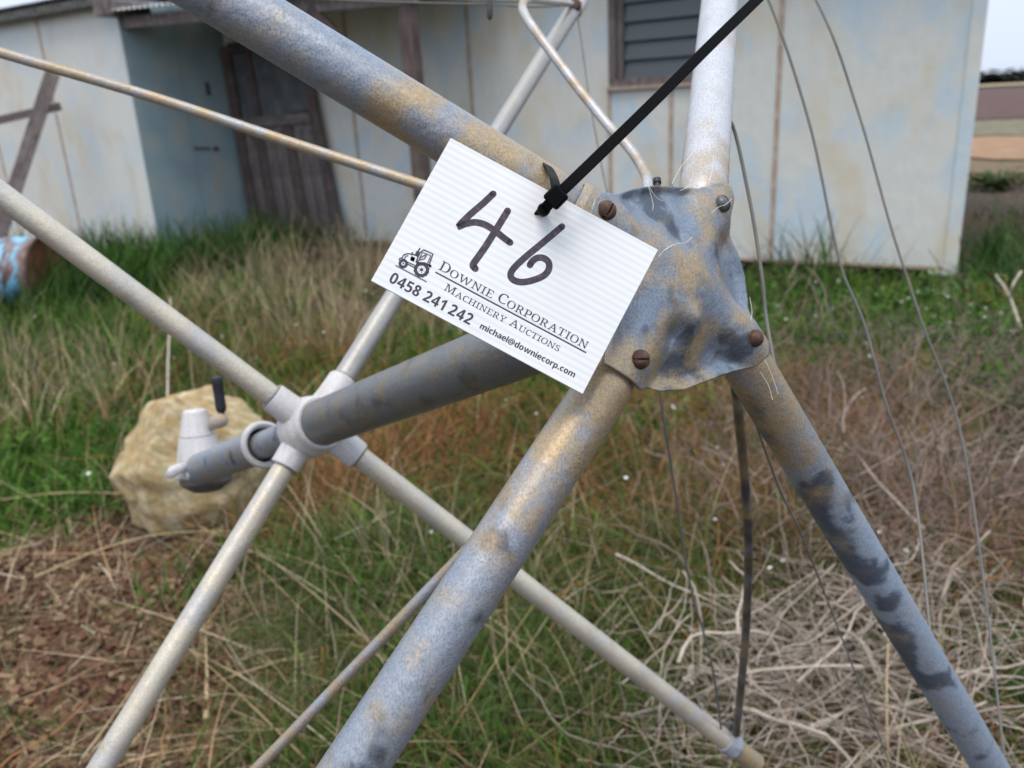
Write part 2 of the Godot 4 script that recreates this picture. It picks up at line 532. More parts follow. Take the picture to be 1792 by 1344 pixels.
func build_hoist():
	hub_n = (cam_r * 0.57 + cam_u * 0.12 - cam_f * 0.81).normalized()
	hub_c = px(1197, 484, 0.585)
	var base := Vector3(hub_c.x, 0, hub_c.z)
	var h := thing("clothes_hoist", "old galvanised rotary clothes hoist lying on its side in dry grass", "clothes hoist", base)
	var bolts_px := {"ul": Vector2(1062, 368), "ur": Vector2(1264, 357), "ll": Vector2(1121, 629), "lr": Vector2(1322, 592)}
	var bp := {}
	for k in bolts_px:
		bp[k] = on_plane(bolts_px[k].x, bolts_px[k].y, hub_c, hub_n)
	# --- four arms: axis points near the hub and farther out
	var arms := {
		"ul": [bp.ul - hub_n * 0.0205, px(549, 93, 0.541)],
		"ur": [bp.ur - hub_n * 0.0205, px(1255, 50, 0.845)],
		"ll": [bp.ll - hub_n * 0.0205, px(765, 1122, 0.520)],
		"lr": [bp.lr - hub_n * 0.0205, px(1733, 1344, 0.925)],
	}
	var dust_of := {
		"ul": func(s: float) -> float: return 0.62 - 0.42 * smoothstep(0.155, 0.175, s),
		"ur": func(s: float) -> float: return 0.62 - 0.40 * smoothstep(0.03, 0.12, s),
		"ll": func(s: float) -> float: return 0.74 - 0.42 * smoothstep(0.05, 0.17, s),
		"lr": func(s: float) -> float: return 0.66 - 0.46 * smoothstep(0.04, 0.20, s),
	}
	var stain_of := {"ul": 0.34, "ur": 0.12, "ll": 0.38, "lr": 0.30}
	var pale_of := {"ul": 0.10, "ur": 0.75, "ll": 0.18, "lr": 0.2}
	var arm_end := {}
	var lr_spots := []
	var lr_d: Vector3 = (arms.lr[1] - arms.lr[0]).normalized()
	for q in [[1302, 700, 0.010], [1335, 742, 0.012], [1362, 778, 0.010], [1425, 838, 0.010], [1415, 872, 0.013], [1462, 905, 0.016], [1470, 965, 0.018], [1520, 1000, 0.014], [1545, 1045, 0.012], [1535, 1085, 0.018], [1575, 1120, 0.018], [1590, 1165, 0.018], [1630, 1190, 0.014], [1650, 1262, 0.018], [1690, 1300, 0.016]]:
		lr_spots.append([on_arm(arms.lr[0], lr_d, q[0], q[1]), q[2]])
	for k in arms:
		var a: Vector3 = arms[k][0]
		var b: Vector3 = arms[k][1]
		var d := (b - a).normalized()
		var end := to_height(a, b, 0.012) if k in ["ll", "lr"] else a + d * 1.75
		arm_end[k] = end
		var start := a - d * 0.012
		var near := lerp_path(start, a + d * 0.62, 210)
		near.append_array(lerp_path(a + d * 0.64, end, 60))
		var rad := []
		for p in near:
			var s: float = (p - a).dot(d)
			var r := ARM_R
			if s < 0.022:
				r = ARM_R * lerpf(0.55, 1.0, smoothstep(-0.014, 0.022, s))
			rad.append(r)
		var df: Callable = dust_of[k]
		var stn: float = stain_of[k]
		var pal: float = pale_of[k]
		var under := (hub_n * -1.0)
		var colf := func(p: Vector3, _t: float, _an: float) -> Color:
			var s := (p - a).dot(d)
			var g: float = df.call(s)
			var st := stn
			if k == "lr":
				# dark stain blotches where the photograph shows them on this arm
				for q in lr_spots:
					st += 0.50 * exp(-p.distance_squared_to(q[0]) / (q[1] * q[1] * 2.2))
			var pc := pipe_col(p, g, st, pal)
			if k == "lr":
				pc = pc.lerp(Color(pc.r * 1.25, pc.g * 1.38, pc.b * 1.5), smoothstep(0.12, 0.22, s))
			return pc
		part("arm", tube(near, rad, 44, colf, true, base), M.galv, h)
		# the flattened neck ring on the upper left arm
		if k == "ul":
			part("neck_ring", lathe(a + d * 0.004, d, [[-0.006, 0.0188], [-0.004, 0.0205], [0.004, 0.0212], [0.0075, 0.0205], [0.0095, 0.0188]], 40, base, func(p, _t, _an): return pipe_col(p, 0.7, 0.3)), M.galv, h)
	# --- hub plate
	build_hub_plate(h, base, bp)
	# --- centre pole behind the plate
	var p0 := px(1195, 497, 0.60)
	var p1 := px(549, 745, 1.04)
	var pd := (p1 - p0).normalized()
	var pole_col := func(p, _t, _an): return pipe_col(p, 0.36, 0.42, 0.0).lerp(Color(0.19, 0.175, 0.145), 0.55)
	part("pole", tube(lerp_path(p0 + pd * 0.02, p1 - pd * 0.012, 170), 0.0285, 48, pole_col, true, base), M.galv, h)
	part("hub_core", lathe(p0 + pd * 0.016, pd, [[-0.004, 0.0], [-0.004, 0.03], [0.0, 0.034], [0.03, 0.034], [0.034, 0.0285]], 40, base, pole_col), M.galv, h)
	# --- brace casting on the pole
	var pale_col := func(p, _t, _an): return pipe_col(p, 0.26, 0.24, 1.0)
	var brace_col := func(p, _t, _an):
		var c := pipe_col(p, 0.42, 0.30, 0.55)
		return c.lerp(Color(0.72, 0.655, 0.53), clampf(0.72 + 0.8 * nz_big.get_noise_3dv(p * 0.5), 0.0, 0.95))
	var grey_col := func(p, t, an): return brace_col.call(p, t, an).lerp(Color(0.33, 0.34, 0.36), 0.6)
	var casting := part("brace_casting", lathe(p1, pd, [[-0.024, 0.0287], [-0.024, 0.0318], [-0.0215, 0.0332], [-0.012, 0.0345], [-0.004, 0.0372], [0.010, 0.0388], [0.024, 0.0378], [0.032, 0.034], [0.036, 0.0]], 48, base, pale_col), M.cast, h)
	var sock := {"ul": Vector3(476, 694, 1.02), "ur": Vector3(600, 664, 1.06), "ll": Vector3(498, 818, 1.03), "lr": Vector3(627, 798, 1.055)}
	var far := {"ul": Vector3(0, 340, 0.905), "ur": Vector3(1006, 14, 1.50), "ll": Vector3(275.7, 1182, 0.93), "lr": Vector3(1077.7, 1147, 1.15)}
	var more := {"ul": 1.75, "ur": 1.012, "ll": 1.9, "lr": 1.62}
	var brace_tip := {}
	for k in sock:
		var e := px(sock[k].x, sock[k].y, sock[k].z)
		var f := px(far[k].x, far[k].y, far[k].z)
		var d := (f - e).normalized()
		var tip: Vector3 = e + (f - e) * more[k]
		brace_tip[k] = tip
		var root := p1 + d * 0.01
		# the socket follows its brace and grows out of the collar
		part("socket", tube([p1 + pd * 0.004, e - d * 0.030, e - d * 0.012, e - d * 0.002, e], [0.0245, 0.0195, 0.0186, 0.0184, 0.0174], 32, pale_col, true, base), M.cast, casting)
		part("socket_lip", lathe(e - d * 0.001, d, [[0.0, 0.0172], [0.0012, 0.0178], [0.0028, 0.0165], [0.0028, 0.0135]], 28, base, func(p, _t, _an): return pipe_col(p, 0.5, 0.75, 0.2)), M.cast, casting)
		part("brace", tube(lerp_path(e - d * 0.02, tip, 150), 0.0138, 32, brace_col if k != "ur" else grey_col, true, base), M.galv, h)
	# clip on the lower right brace, the tube past it is browner
	var le := px(627, 798, 1.055)
	var lf := px(1077.7, 1147, 1.15)
	var ld := (lf - le).normalized()
	var clip_at := le + ld * ((px(1278, 1300, 1.2) - le).dot(ld))
	var clip := part("brace_clip", lathe(clip_at, ld, [[-0.012, 0.0142], [-0.011, 0.0165], [0.009, 0.0168], [0.012, 0.0145]], 28, base, func(p, _t, _an): return pipe_col(p, 0.2, 0.5, 0.3)), M.cast, h)
	var lug := bar(clip_at + cam_u * 0.012, clip_at + cam_u * 0.031 + cam_r * 0.006, 0.018, 0.006, -cam_f, 0.002)
	part("lug", lug[0], M.dark_bolt, clip, Transform3D(lug[1].basis, lug[1].origin - base))
	part("brace_sleeve", tube(lerp_path(clip_at + ld * 0.012, brace_tip.lr + ld * 0.002, 60), 0.0150, 30, func(p, _t, _an): return pipe_col(p, 0.8, 0.2, 0.2).lerp(Color(0.42, 0.34, 0.2), 0.4), true, base), M.galv, h)
	# --- thin steel stay rods
	var rod_col := func(p, _t, _an): return pipe_col(p, 0.62, 0.34, 0.3)
	var r1 := smooth_path([px(1125, 446, 0.70), px(950, 392, 0.77), px(740, 325, 0.83), px(500, 247, 0.865), px(260, 168, 0.885), px(0, 92, 0.90), px(-330, -8, 0.91)], 40)
	part("stay_rod", tube(r1, 0.0056, 18, rod_col, true, base), M.galv, h)
	var zz := [[1242, 1330], [1240, 1275], [1224, 1205], [1170, 1105], [1080, 985], [980, 885], [860, 738], [740, 588], [600, 400], [480, 240], [402, 125], [374, 55], [390, 8], [435, -6], [520, 6], [620, 17], [715, 30]]
	var r2 := []
	for i in zz.size():
		var t := float(i) / (zz.size() - 1)
		r2.append(px(820 + zz[i][0] / 3.953, zz[i][1] / 3.953, lerpf(0.84, 1.10, t) + 0.38 * smoothstep(0.72, 1.0, t)))
	part("stay_rod", tube(smooth_path(r2, 14), 0.0054, 18, func(p, _t, _an): return pipe_col(p, 0.46, 0.25, 0.7), true, base), M.galv, h)
	var r3 := [px(1130, 640, 0.68), px(965, 812, 0.76), px(800, 980, 0.80), px(620, 1168, 0.82), px(450, 1344, 0.83), px(220, 1570, 0.84)]
	part("stay_rod", tube(smooth_path(r3, 40), 0.0056, 18, rod_col, true, base), M.galv, h)
	var r4 := [px(1285, 640, 0.80), px(1293, 730, 0.88), px(1304, 850, 0.95), px(1310, 960, 1.02), px(1306, 1090, 1.09), px(1298, 1190, 1.14), px(1288, 1285, 1.19)]
	part("stay_rod", tube(smooth_path(r4, 30), 0.0054, 18, func(p, _t, _an): return pipe_col(p, 0.55, 0.75, 0.0).lerp(Color(0.045, 0.033, 0.026), 0.45 + 0.5 * nz_big.get_noise_3dv(p * 0.7)), true, base), M.galv, h)
	# --- end fitting of the upper right brace with its rusty bolt
	var tip: Vector3 = brace_tip.ur
	var td := (tip - px(600, 664, 1.06)).normalized()
	var fit := part("brace_end_fitting", lathe(tip, td, [[-0.02, 0.0142], [-0.018, 0.0165], [0.016, 0.0165], [0.024, 0.011], [0.026, 0.0]], 28, base, pale_col), M.cast, h)
	part("bolt", lathe(tip - td * 0.014 - cam_f * 0.014, -cam_f, [[0.0, 0.012], [0.004, 0.012], [0.008, 0.008], [0.009, 0.0]], 16, base), M.rust, fit)
	# --- plastic coated lines
	var e_ur: Vector3 = arm_end.ur
	var e_lr: Vector3 = arm_end.lr
	var ur0: Vector3 = arms.ur[0]
	var lr0: Vector3 = arms.lr[0]
	var urd := (e_ur - ur0).normalized()
	var lrd := (e_lr - lr0).normalized()
	var wires := [
		# start, mid points, end
		[ur0 + urd * 0.62, px(1345, 0, 0.985), px(1415, 210, 0.975), px(1455, 395, 0.97), px(1476, 480, 0.967), px(1510, 560, 0.965), px(1533, 640, 0.96), px(1552, 712, 0.96), px(1600, 860, 0.955), lr0 + lrd * 0.46],
		[ur0 + urd * 0.86, px(1428, 0, 1.10), px(1500, 190, 1.10), px(1560, 400, 1.09), px(1612, 560, 1.08), px(1690, 800, 1.07), lr0 + lrd * 0.72],
		[ur0 + urd * 0.10, px(1277, 210, 0.745), px(1310, 340, 0.745), px(1333, 480, 0.735), px(1343, 570, 0.73), lr0 + lrd * 0.10],
		[tip - cam_u * 0.008, px(1020, 90, 1.44), px(1033, 180, 1.36), px(1060, 325, 1.2), px(1090, 440, 1.0), px(1140, 560, 0.9), px(1155, 690, 0.92), px(1180, 850, 0.98), px(1205, 1010, 1.05), px(1245, 1160, 1.1), px(1262, 1275, 1.18)],
		[tip, px(930, 12, 1.46), px(860, 8, 1.42), px(700, 4, 1.36), px(520, -4, 1.30), px(200, -30, 1.2), px(-300, -90, 1.1)],
		[tip + td * 0.01, px(940, 3, 1.48), px(860, 2, 1.43), px(700, -6, 1.38), px(520, -16, 1.31), px(200, -44, 1.2), px(-300, -100, 1.1)],
		[lr0 + lrd * 0.03 - hub_n * 0.012, px(1362, 850, 0.88), px(1400, 930, 0.95), px(1440, 1030, 1.05), px(1490, 1160, 1.12), px(1560, 1344, 1.2)],
	]
	for i in wires.size():
		part("line_wire", tube(smooth_path(wires[i], 12), 0.0016 if i != 6 else 0.0012, 10, no_col, true, base), M.wire, h)
	# dark plastic peg left on the top line
	var peg_a := px(857, -14, 1.415)
	var peg := part("clothes_peg", tube([peg_a, px(857, 2, 1.413), px(857, 16, 1.41), px(857, 30, 1.41), px(857, 35, 1.41)], [0.003, 0.0038, 0.0048, 0.0048, 0.002], 12, no_col, true, base, 0.7), M.black_rubber, h)
	# --- small black bolt end behind the hub rim
	var bb := px(1150, 321, 0.66)
	part("bolt_end", lathe(bb, (cam_u + cam_f * 0.5).normalized(), [[-0.03, 0.0025], [0.0, 0.0025], [0.0, 0.0034], [0.004, 0.0034], [0.005, 0.0]], 14, base), M.black_rubber, h)
	# --- lower shaft, tube, winding gear
	var q0 := px(500, 764, 1.085)
	var q1 := px(462, 778, 1.14)
	var q2 := px(352, 820, 1.31)
	var qd := (q2 - q1).normalized()
	part("inner_shaft", tube(lerp_path(q0 - qd * 0.03, q1 + qd * 0.04, 24), 0.0185, 32, func(p, _t, _an): return pipe_col(p, 0.2, 0.4, 0.3), true, base), M.galv, h)
	var lower := part("lower_tube", tube(lerp_path(q1, q2, 90), 0.0245, 40, func(p, _t, _an): return pipe_col(p, 0.3, 0.34, 0.2), false, base), M.galv, h)
	part("rim", lathe(q1 - qd * 0.004, qd, [[0.012, 0.0245], [0.009, 0.0305], [0.004, 0.0328], [-0.001, 0.0315], [-0.002, 0.0280], [0.001, 0.0245], [0.02, 0.0225]], 40, base, pale_col), M.cast, lower)
	var g0 := px(340, 717, 1.335)
	var g1 := px(354, 838, 1.345)
	var gd := (g1 - g0).normalized()
	var gl := (g1 - g0).length()
	var gear := part("winding_gear_housing", lathe(g0, gd, [[0.0, 0.0], [0.0, 0.0155], [0.003, 0.0182], [gl * 0.36, 0.0268], [gl * 0.365, 0.0252], [gl * 0.385, 0.0252], [gl * 0.39, 0.0285], [gl * 0.80, 0.0372], [gl * 0.92, 0.0395], [gl * 0.98, 0.0375], [gl, 0.034]], 40, base, func(p, _t, _an): return pipe_col(p, 0.16, 0.20, 1.1)), M.cast, h)
	part("gear_dish", lathe(px(360, 832, 1.338), gd, [[-0.012, 0.034], [0.0, 0.0405], [0.008, 0.0405], [0.014, 0.036], [0.024, 0.022], [0.028, 0.0]], 40, base, func(p, _t, _an): return pipe_col(p, 0.35, 0.75, 0.0).lerp(Color(0.09, 0.065, 0.045), 0.6)), M.cast, gear)
	part("gear_flange", lathe(px(362, 825, 1.338), gd, [[-0.004, 0.034], [-0.003, 0.0415], [0.0, 0.043], [0.004, 0.0425], [0.005, 0.038]], 40, base, pale_col), M.cast, gear)
	var lug_a := px(331, 818, 1.30)
	var lug_b := px(293, 829, 1.29)
	part("wing_lug", tube(smooth_path([lug_a, px(322, 816, 1.297), px(308, 822, 1.293), px(298, 828, 1.29), lug_b], 6), [0.007, 0.0075, 0.008, 0.0085, 0.009, 0.0095, 0.010, 0.0107, 0.0114, 0.0120, 0.0126, 0.0132, 0.0136, 0.0139, 0.0141, 0.0142, 0.0141, 0.0138, 0.0134, 0.0128, 0.0119, 0.0108, 0.0094, 0.007, 0.002], 20, pale_col, true, base, 0.55), M.cast, gear)
	part("bolt", lathe(px(334, 829, 1.295), -cam_f, [[0.0, 0.006], [0.004, 0.006], [0.006, 0.004], [0.0065, 0.0]], 12, base, pale_col), M.cast, gear)
	# crank with black grip
	var ck := px(386, 735, 1.325)
	var crank := part("crank_joint", tube(smooth_path([px(366, 748, 1.335), px(376, 740, 1.33), ck, px(396, 728, 1.325)], 6), [0.006, 0.0065, 0.007, 0.008, 0.009, 0.0098, 0.0105, 0.011, 0.0115, 0.012, 0.012, 0.0122, 0.0122, 0.012, 0.0115, 0.0105, 0.009, 0.007, 0.002], 16, func(p, _t, _an): return pipe_col(p, 0.6, 0.2, 0.5), true, base), M.cast, gear)
	var grip_a := px(388, 722, 1.325)
	var grip_d := (px(379, 660, 1.315) - grip_a).normalized()
	part("crank_grip", lathe(grip_a, grip_d, [[-0.012, 0.004], [0.0, 0.0045], [0.003, 0.0075], [0.008, 0.0085], [0.03, 0.0080], [0.05, 0.0092], [0.056, 0.0085], [0.059, 0.005], [0.060, 0.0]], 20, base), M.black_rubber, gear)

func build_hub_plate(h: Node3D, base: Vector3, bp: Dictionary):
	var e1 := (cam_r - hub_n * cam_r.dot(hub_n)).normalized()
	var e2 := hub_n.cross(e1) * -1.0
	if e2.dot(cam_u) < 0:
		e2 = -e2
	var outline_px := [[1030, 352], [1048, 340], [1078, 340], [1108, 330], [1150, 323], [1192, 326], [1222, 330], [1250, 322], [1272, 330], [1279, 352], [1273, 382], [1279, 412], [1293, 443], [1306, 482], [1311, 522], [1310, 552], [1322, 574], [1340, 598], [1338, 622], [1318, 643], [1285, 650], [1247, 664], [1200, 682], [1160, 685], [1131, 679], [1117, 684], [1085, 660], [1055, 634], [1062, 600], [1052, 560], [1034, 510], [1024, 460], [1028, 420], [1020, 390]]
	var poly := []
	for q in outline_px:
		# rim lies lower than the bolt plane between the lobes
		var p := on_plane(q[0], q[1], hub_c - hub_n * 0.008, hub_n) - hub_c
		poly.append(Vector2(p.dot(e1), p.dot(e2)))
	var axes := []
	for k in bp:
		var d: Vector3 = bp[k] - hub_c
		axes.append([Vector2(d.dot(e1), d.dot(e2)).normalized(), Vector2(d.dot(e1), d.dot(e2)).length()])
	var nb := noise(26.0, 3, 77)
	var dent := on_plane(1188, 583, hub_c, hub_n) - hub_c
	var dent2 := Vector2(dent.dot(e1), dent.dot(e2))
	var bump := on_plane(1205, 560, hub_c, hub_n) - hub_c
	var bump2 := Vector2(bump.dot(e1), bump.dot(e2))
	var dent3v := on_plane(1185, 410, hub_c, hub_n) - hub_c
	var dent3 := Vector2(dent3v.dot(e1), dent3v.dot(e2))
	var height := func(p: Vector2, edge: float) -> float:
		var z := -0.0125 + 0.0035 * smoothstep(0.88, 1.0, edge)
		var rho := p.length()
		var best := z
		for a in axes:
			var al: float = p.dot(a[0])
			var pe: float = absf(p.cross(a[0]))
			if al > 0.0:
				var top: float = -(al - a[1]) * 0.16 if al > a[1] else (a[1] - al) * 0.05
				var w := 0.028
				var rz: float = top + sqrt(maxf(w * w - pe * pe, 0.0)) - w if pe < w else -0.1
				var kk := 0.007
				var hh := clampf(0.5 + 0.5 * (rz - best) / kk, 0, 1)
				best = lerpf(best, rz, hh) + kk * hh * (1.0 - hh)
		var dome := 0.0080 - 5.5 * rho * rho
		var k2 := 0.010
		var h2 := clampf(0.5 + 0.5 * (dome - best) / k2, 0, 1)
		best = lerpf(best, dome, h2) + k2 * h2 * (1.0 - h2) * 0.6
		best += nb.get_noise_2d(p.x, p.y) * 0.0008
		best -= 0.006 * exp(-pow((p - dent2).length() / 0.0085, 2.0))
		best += 0.0045 * exp(-pow((p - bump2).length() / 0.009, 2.0))
		best -= 0.004 * exp(-pow((p - dent3).length() / 0.009, 2.0))
		return best
	# where the photograph shows bare zinc and where dark stains
	var bare := []
	for q in [[1150, 372, 0.017, 0.55], [1115, 350, 0.014, 0.5], [1190, 392, 0.010, 0.4], [1292, 470, 0.013, 0.55], [1300, 525, 0.012, 0.55], [1236, 440, 0.005, 0.3], [1110, 560, 0.012, 0.4], [1240, 535, 0.006, 0.35]]:
		var b3 := on_plane(q[0], q[1], hub_c - hub_n * 0.006, hub_n) - hub_c
		bare.append([Vector2(b3.dot(e1), b3.dot(e2)), q[2], q[3]])
	var dark := []
	for q in [[1262, 608, 0.017, 0.5], [1195, 588, 0.008, 0.5], [1185, 645, 0.012, 0.35], [1300, 610, 0.012, 0.5], [1130, 520, 0.008, 0.3], [1160, 350, 0.010, 0.25]]:
		var b3 := on_plane(q[0], q[1], hub_c - hub_n * 0.006, hub_n) - hub_c
		dark.append([Vector2(b3.dot(e1), b3.dot(e2)), q[2], q[3]])
	# polar grid
	var na := 220
	var nr := 74
	var v := PackedVector3Array()
	var c := PackedColorArray()
	var idx := PackedInt32Array()
	var nn := PackedVector3Array()
	for j in nr + 3:
		for i in na:
			var an := TAU * i / na
			var dir := Vector2(cos(an), sin(an))
			var rmax := 0.03
			for s in poly.size():
				var hit = Geometry2D.segment_intersects_segment(Vector2.ZERO, dir * 0.5, poly[s], poly[(s + 1) % poly.size()])
				if hit != null:
					rmax = maxf(rmax, hit.length())
			var e := minf(float(j) / nr, 1.0)
			var p2 := dir * rmax * e
			var z: float = height.call(p2, e)
			if j > nr:
				z -= 0.0012 * (j - nr)
				p2 *= 1.0 - 0.004 * (j - nr)
			var p := hub_c + e1 * p2.x + e2 * p2.y + hub_n * z
			v.append(p - base)
			# dirt with bare and stained places
			var dirt := nb.get_noise_2d(p2.x * 0.8 + 3.0, p2.y * 0.8) * 0.5
			var dust := 0.54 + dirt * 0.5
			var stn := 0.42 + 0.25 * nb.get_noise_2d(p2.x + 9.0, p2.y)
			for q in bare:
				dust -= q[2] * exp(-p2.distance_squared_to(q[0]) / (q[1] * q[1]))
			for q in dark:
				var k := exp(-p2.distance_squared_to(q[0]) / (q[1] * q[1]))
				stn += q[2] * k
				dust -= 0.3 * k
			c.append(pipe_col(p, dust, stn, 0.0))
	for j in nr + 2:
		for i in na:
			var a := j * na + i
			var b := j * na + (i + 1) % na
			idx.append_array([a, b, a + na, b, b + na, a + na])
	# normals
	nn.resize(v.size())
	for t in range(0, idx.size(), 3):
		var f := (v[idx[t + 2]] - v[idx[t]]).cross(v[idx[t + 1]] - v[idx[t]])
		if f.dot(hub_n) < 0 and t / 6 < nr * na:
			f = -f
		for q in 3:
			nn[idx[t + q]] += f
	for q in nn.size():
		nn[q] = nn[q].normalized() if nn[q].length() > 0 else hub_n
	var plate := part("hub_plate", arr_mesh(v, nn, idx, c), M.galv, h)
	# slotted dome bolts
	var slots := {"ul": 62.0, "ur": 118.0, "ll": 0.0, "lr": 78.0}
	for k in bp:
		var d: Vector3 = (bp[k] - hub_c).normalized()
		var nrm := (hub_n + d * 0.14).normalized()
		var at: Vector3 = bp[k] + nrm * 0.0002
		var x1 := (cam_r - nrm * cam_r.dot(nrm)).normalized()
		var y1 := nrm.cross(x1)
		if y1.dot(cam_u) < 0:
			y1 = -y1
		var sa := deg_to_rad(slots[k])
		var along := x1 * cos(sa) + y1 * sin(sa)
		var across := nrm.cross(along)
		var bolt := part("bolt", slotted_dome(0.0066, 0.0056, 0.0014, 0.003), M.dark_bolt if k == "ur" else M.rust, plate, Transform3D(Basis(across, nrm, across.cross(nrm)), at - base))
		part("slot", box(Vector3(0.0013, 0.0008, 0.0120)), M.slot, bolt, Transform3D(Basis(), Vector3(0, 0.0016, 0)))
	# cobweb strands and caught fluff
	var webs := [
		[[1135, 326], [1140, 345], [1143, 358], [1142, 368]], [[1137, 328], [1144, 340], [1152, 348], [1160, 352]],
		[[1176, 322], [1190, 295], [1200, 282], [1212, 268]], [[1198, 330], [1212, 322], [1228, 328], [1245, 324]],
		[[1160, 440], [1180, 428], [1200, 424], [1211, 415]], [[1152, 449], [1170, 432], [1190, 425]],
		[[1246, 372], [1258, 362], [1270, 358], [1280, 348]], [[1208, 318], [1213, 305], [1211, 290], [1206, 280]],
		[[1240, 322], [1246, 300], [1249, 272]], [[1330, 650], [1345, 675], [1352, 700]], [[1338, 628], [1352, 660], [1362, 690]],
		[[1190, 334], [1205, 328], [1220, 331], [1232, 326], [1250, 331]], [[1312, 520], [1316, 545], [1314, 560]]]
	for w in webs:
		var pts := []
		for q in w:
			pts.append(on_plane(q[0], q[1], hub_c + hub_n * 0.0095, hub_n))
		part("cobweb", tube(smooth_path(pts, 6), 0.00017, 5, no_col, false, base), M.web, plate)

# two half domes with a slot between, axis +y, slot along z
func slotted_dome(r: float, hgt: float, slot: float, deep: float) -> ArrayMesh:
	var st := SurfaceTool.new()
	st.begin(Mesh.PRIMITIVE_TRIANGLES)
	var yy := func(x: float, z: float) -> float: return hgt * sqrt(maxf(0.0, 1.0 - (x * x + z * z) / (r * r)))
	var n := 12
	for s in [-1.0, 1.0]:
		for i in n:
			var xa := lerpf(slot * 0.5, r, pow(float(i) / n, 0.7))
			var xb := lerpf(slot * 0.5, r, pow(float(i + 1) / n, 0.7))
			var za := sqrt(maxf(0.0, r * r - xa * xa))
			var zb := sqrt(maxf(0.0, r * r - xb * xb))
			for k in 20:
				var u0 := sin((k / 20.0 - 0.5) * PI)
				var u1 := sin(((k + 1) / 20.0 - 0.5) * PI)
				var q := [Vector3(s * xa, yy.call(xa, u0 * za), u0 * za), Vector3(s * xb, yy.call(xb, u0 * zb), u0 * zb), Vector3(s * xb, yy.call(xb, u1 * zb), u1 * zb), Vector3(s * xa, yy.call(xa, u1 * za), u1 * za)]
				st.set_smooth_group(0)
				var o := [0, 1, 2, 0, 2, 3] if s < 0 else [0, 2, 1, 0, 3, 2]
				for e in o:
					st.add_vertex(q[e])
				if i == 0:
					st.set_smooth_group(2)
					var a: Vector3 = q[0]
					var b: Vector3 = q[3]
					for p in [a, b, Vector3(b.x, 0.0, b.z), a, Vector3(b.x, 0.0, b.z), Vector3(a.x, 0.0, a.z)]:
						st.add_vertex(p)
	# skirt
	for k in 40:
		var a0 := TAU * k / 40
		var a1 := TAU * (k + 1) / 40
		st.set_smooth_group(3)
		var p := Vector3(cos(a0) * r, 0.0002, sin(a0) * r)
		var q := Vector3(cos(a1) * r, 0.0002, sin(a1) * r)
		for e in [p, q, q - Vector3(0, 0.003, 0), p, q - Vector3(0, 0.003, 0), p - Vector3(0, 0.003, 0)]:
			st.add_vertex(e)
	st.generate_normals()
	return st.commit()

# ---------------------------------------------------------------- the auction tag and its cable tie
var tag_x: Vector3
var tag_y: Vector3
var tag_z: Vector3
var tag_o: Vector3

func tag_uv(x: float, y: float) -> Vector2:
	var p := on_plane(x, y, tag_o, tag_z) - tag_o
	return Vector2(p.dot(tag_x), p.dot(tag_y))

func cz(x: float, y: float) -> Vector2:
	return tag_uv(640 + x / 2.8596, 230 + y / 2.8596)

func tz(x: float, y: float) -> Vector2:
	return tag_uv(680 + x / 7.467, 420 + y / 7.467)

func ribbon(pts: Array, widths, round_ends := true) -> ArrayMesh:
	var st := SurfaceTool.new()
	st.begin(Mesh.PRIMITIVE_TRIANGLES)
	st.set_normal(Vector3(0, 0, 1))
	var n := pts.size()
	var l := []
	var r := []
	for i in n:
		var t: Vector2 = (pts[min(i + 1, n - 1)] - pts[max(i - 1, 0)]).normalized()
		var s := Vector2(-t.y, t.x)
		var w: float = (widths if widths is float else widths[i]) * 0.5
		l.append(pts[i] + s * w)
		r.append(pts[i] - s * w)
	for i in n - 1:
		for q in [l[i], l[i + 1], r[i], r[i], l[i + 1], r[i + 1]]:
			st.add_vertex(Vector3(q.x, q.y, 0))
	if round_ends:
		for e in [0, n - 1]:
			var w: float = (widths if widths is float else widths[e]) * 0.5
			for k in 12:
				var a := TAU * k / 12
				var b := TAU * (k + 1) / 12
				for q in [pts[e], pts[e] + Vector2(cos(b), sin(b)) * w, pts[e] + Vector2(cos(a), sin(a)) * w]:
					st.add_vertex(Vector3(q.x, q.y, 0))
	return st.commit()

func disc(c: Vector2, r0: float, r1: float, teeth := 0) -> ArrayMesh:
	var st := SurfaceTool.new()
	st.begin(Mesh.PRIMITIVE_TRIANGLES)
	st.set_normal(Vector3(0, 0, 1))
	var n := 48
	for k in n:
		var a := TAU * k / n
		var b := TAU * (k + 1) / n
		var ra := r1 * (1.0 + (0.05 if teeth and int(k / 2.0) % 2 == 0 else 0.0))
		var da := Vector2(cos(a), sin(a))
		var db := Vector2(cos(b), sin(b))
		for q in [c + da * r0, c + db * ra, c + da * ra, c + da * r0, c + db * r0, c + db * ra]:
			st.add_vertex(Vector3(q.x, q.y, 0))
	return st.commit()

func polyfill(pts: Array) -> ArrayMesh:
	var st := SurfaceTool.new()
	st.begin(Mesh.PRIMITIVE_TRIANGLES)
	st.set_normal(Vector3(0, 0, 1))
	var pk := PackedVector2Array(pts)
	for i in Geometry2D.triangulate_polygon(pk):
		st.add_vertex(Vector3(pk[i].x, pk[i].y, 0))
	return st.commit()

func join(meshes: Array, where := []) -> ArrayMesh:
	var st := SurfaceTool.new()
	st.begin(Mesh.PRIMITIVE_TRIANGLES)
	for i in meshes.size():
		st.append_from(meshes[i], 0, where[i] if where.size() else Transform3D())
	return st.commit()

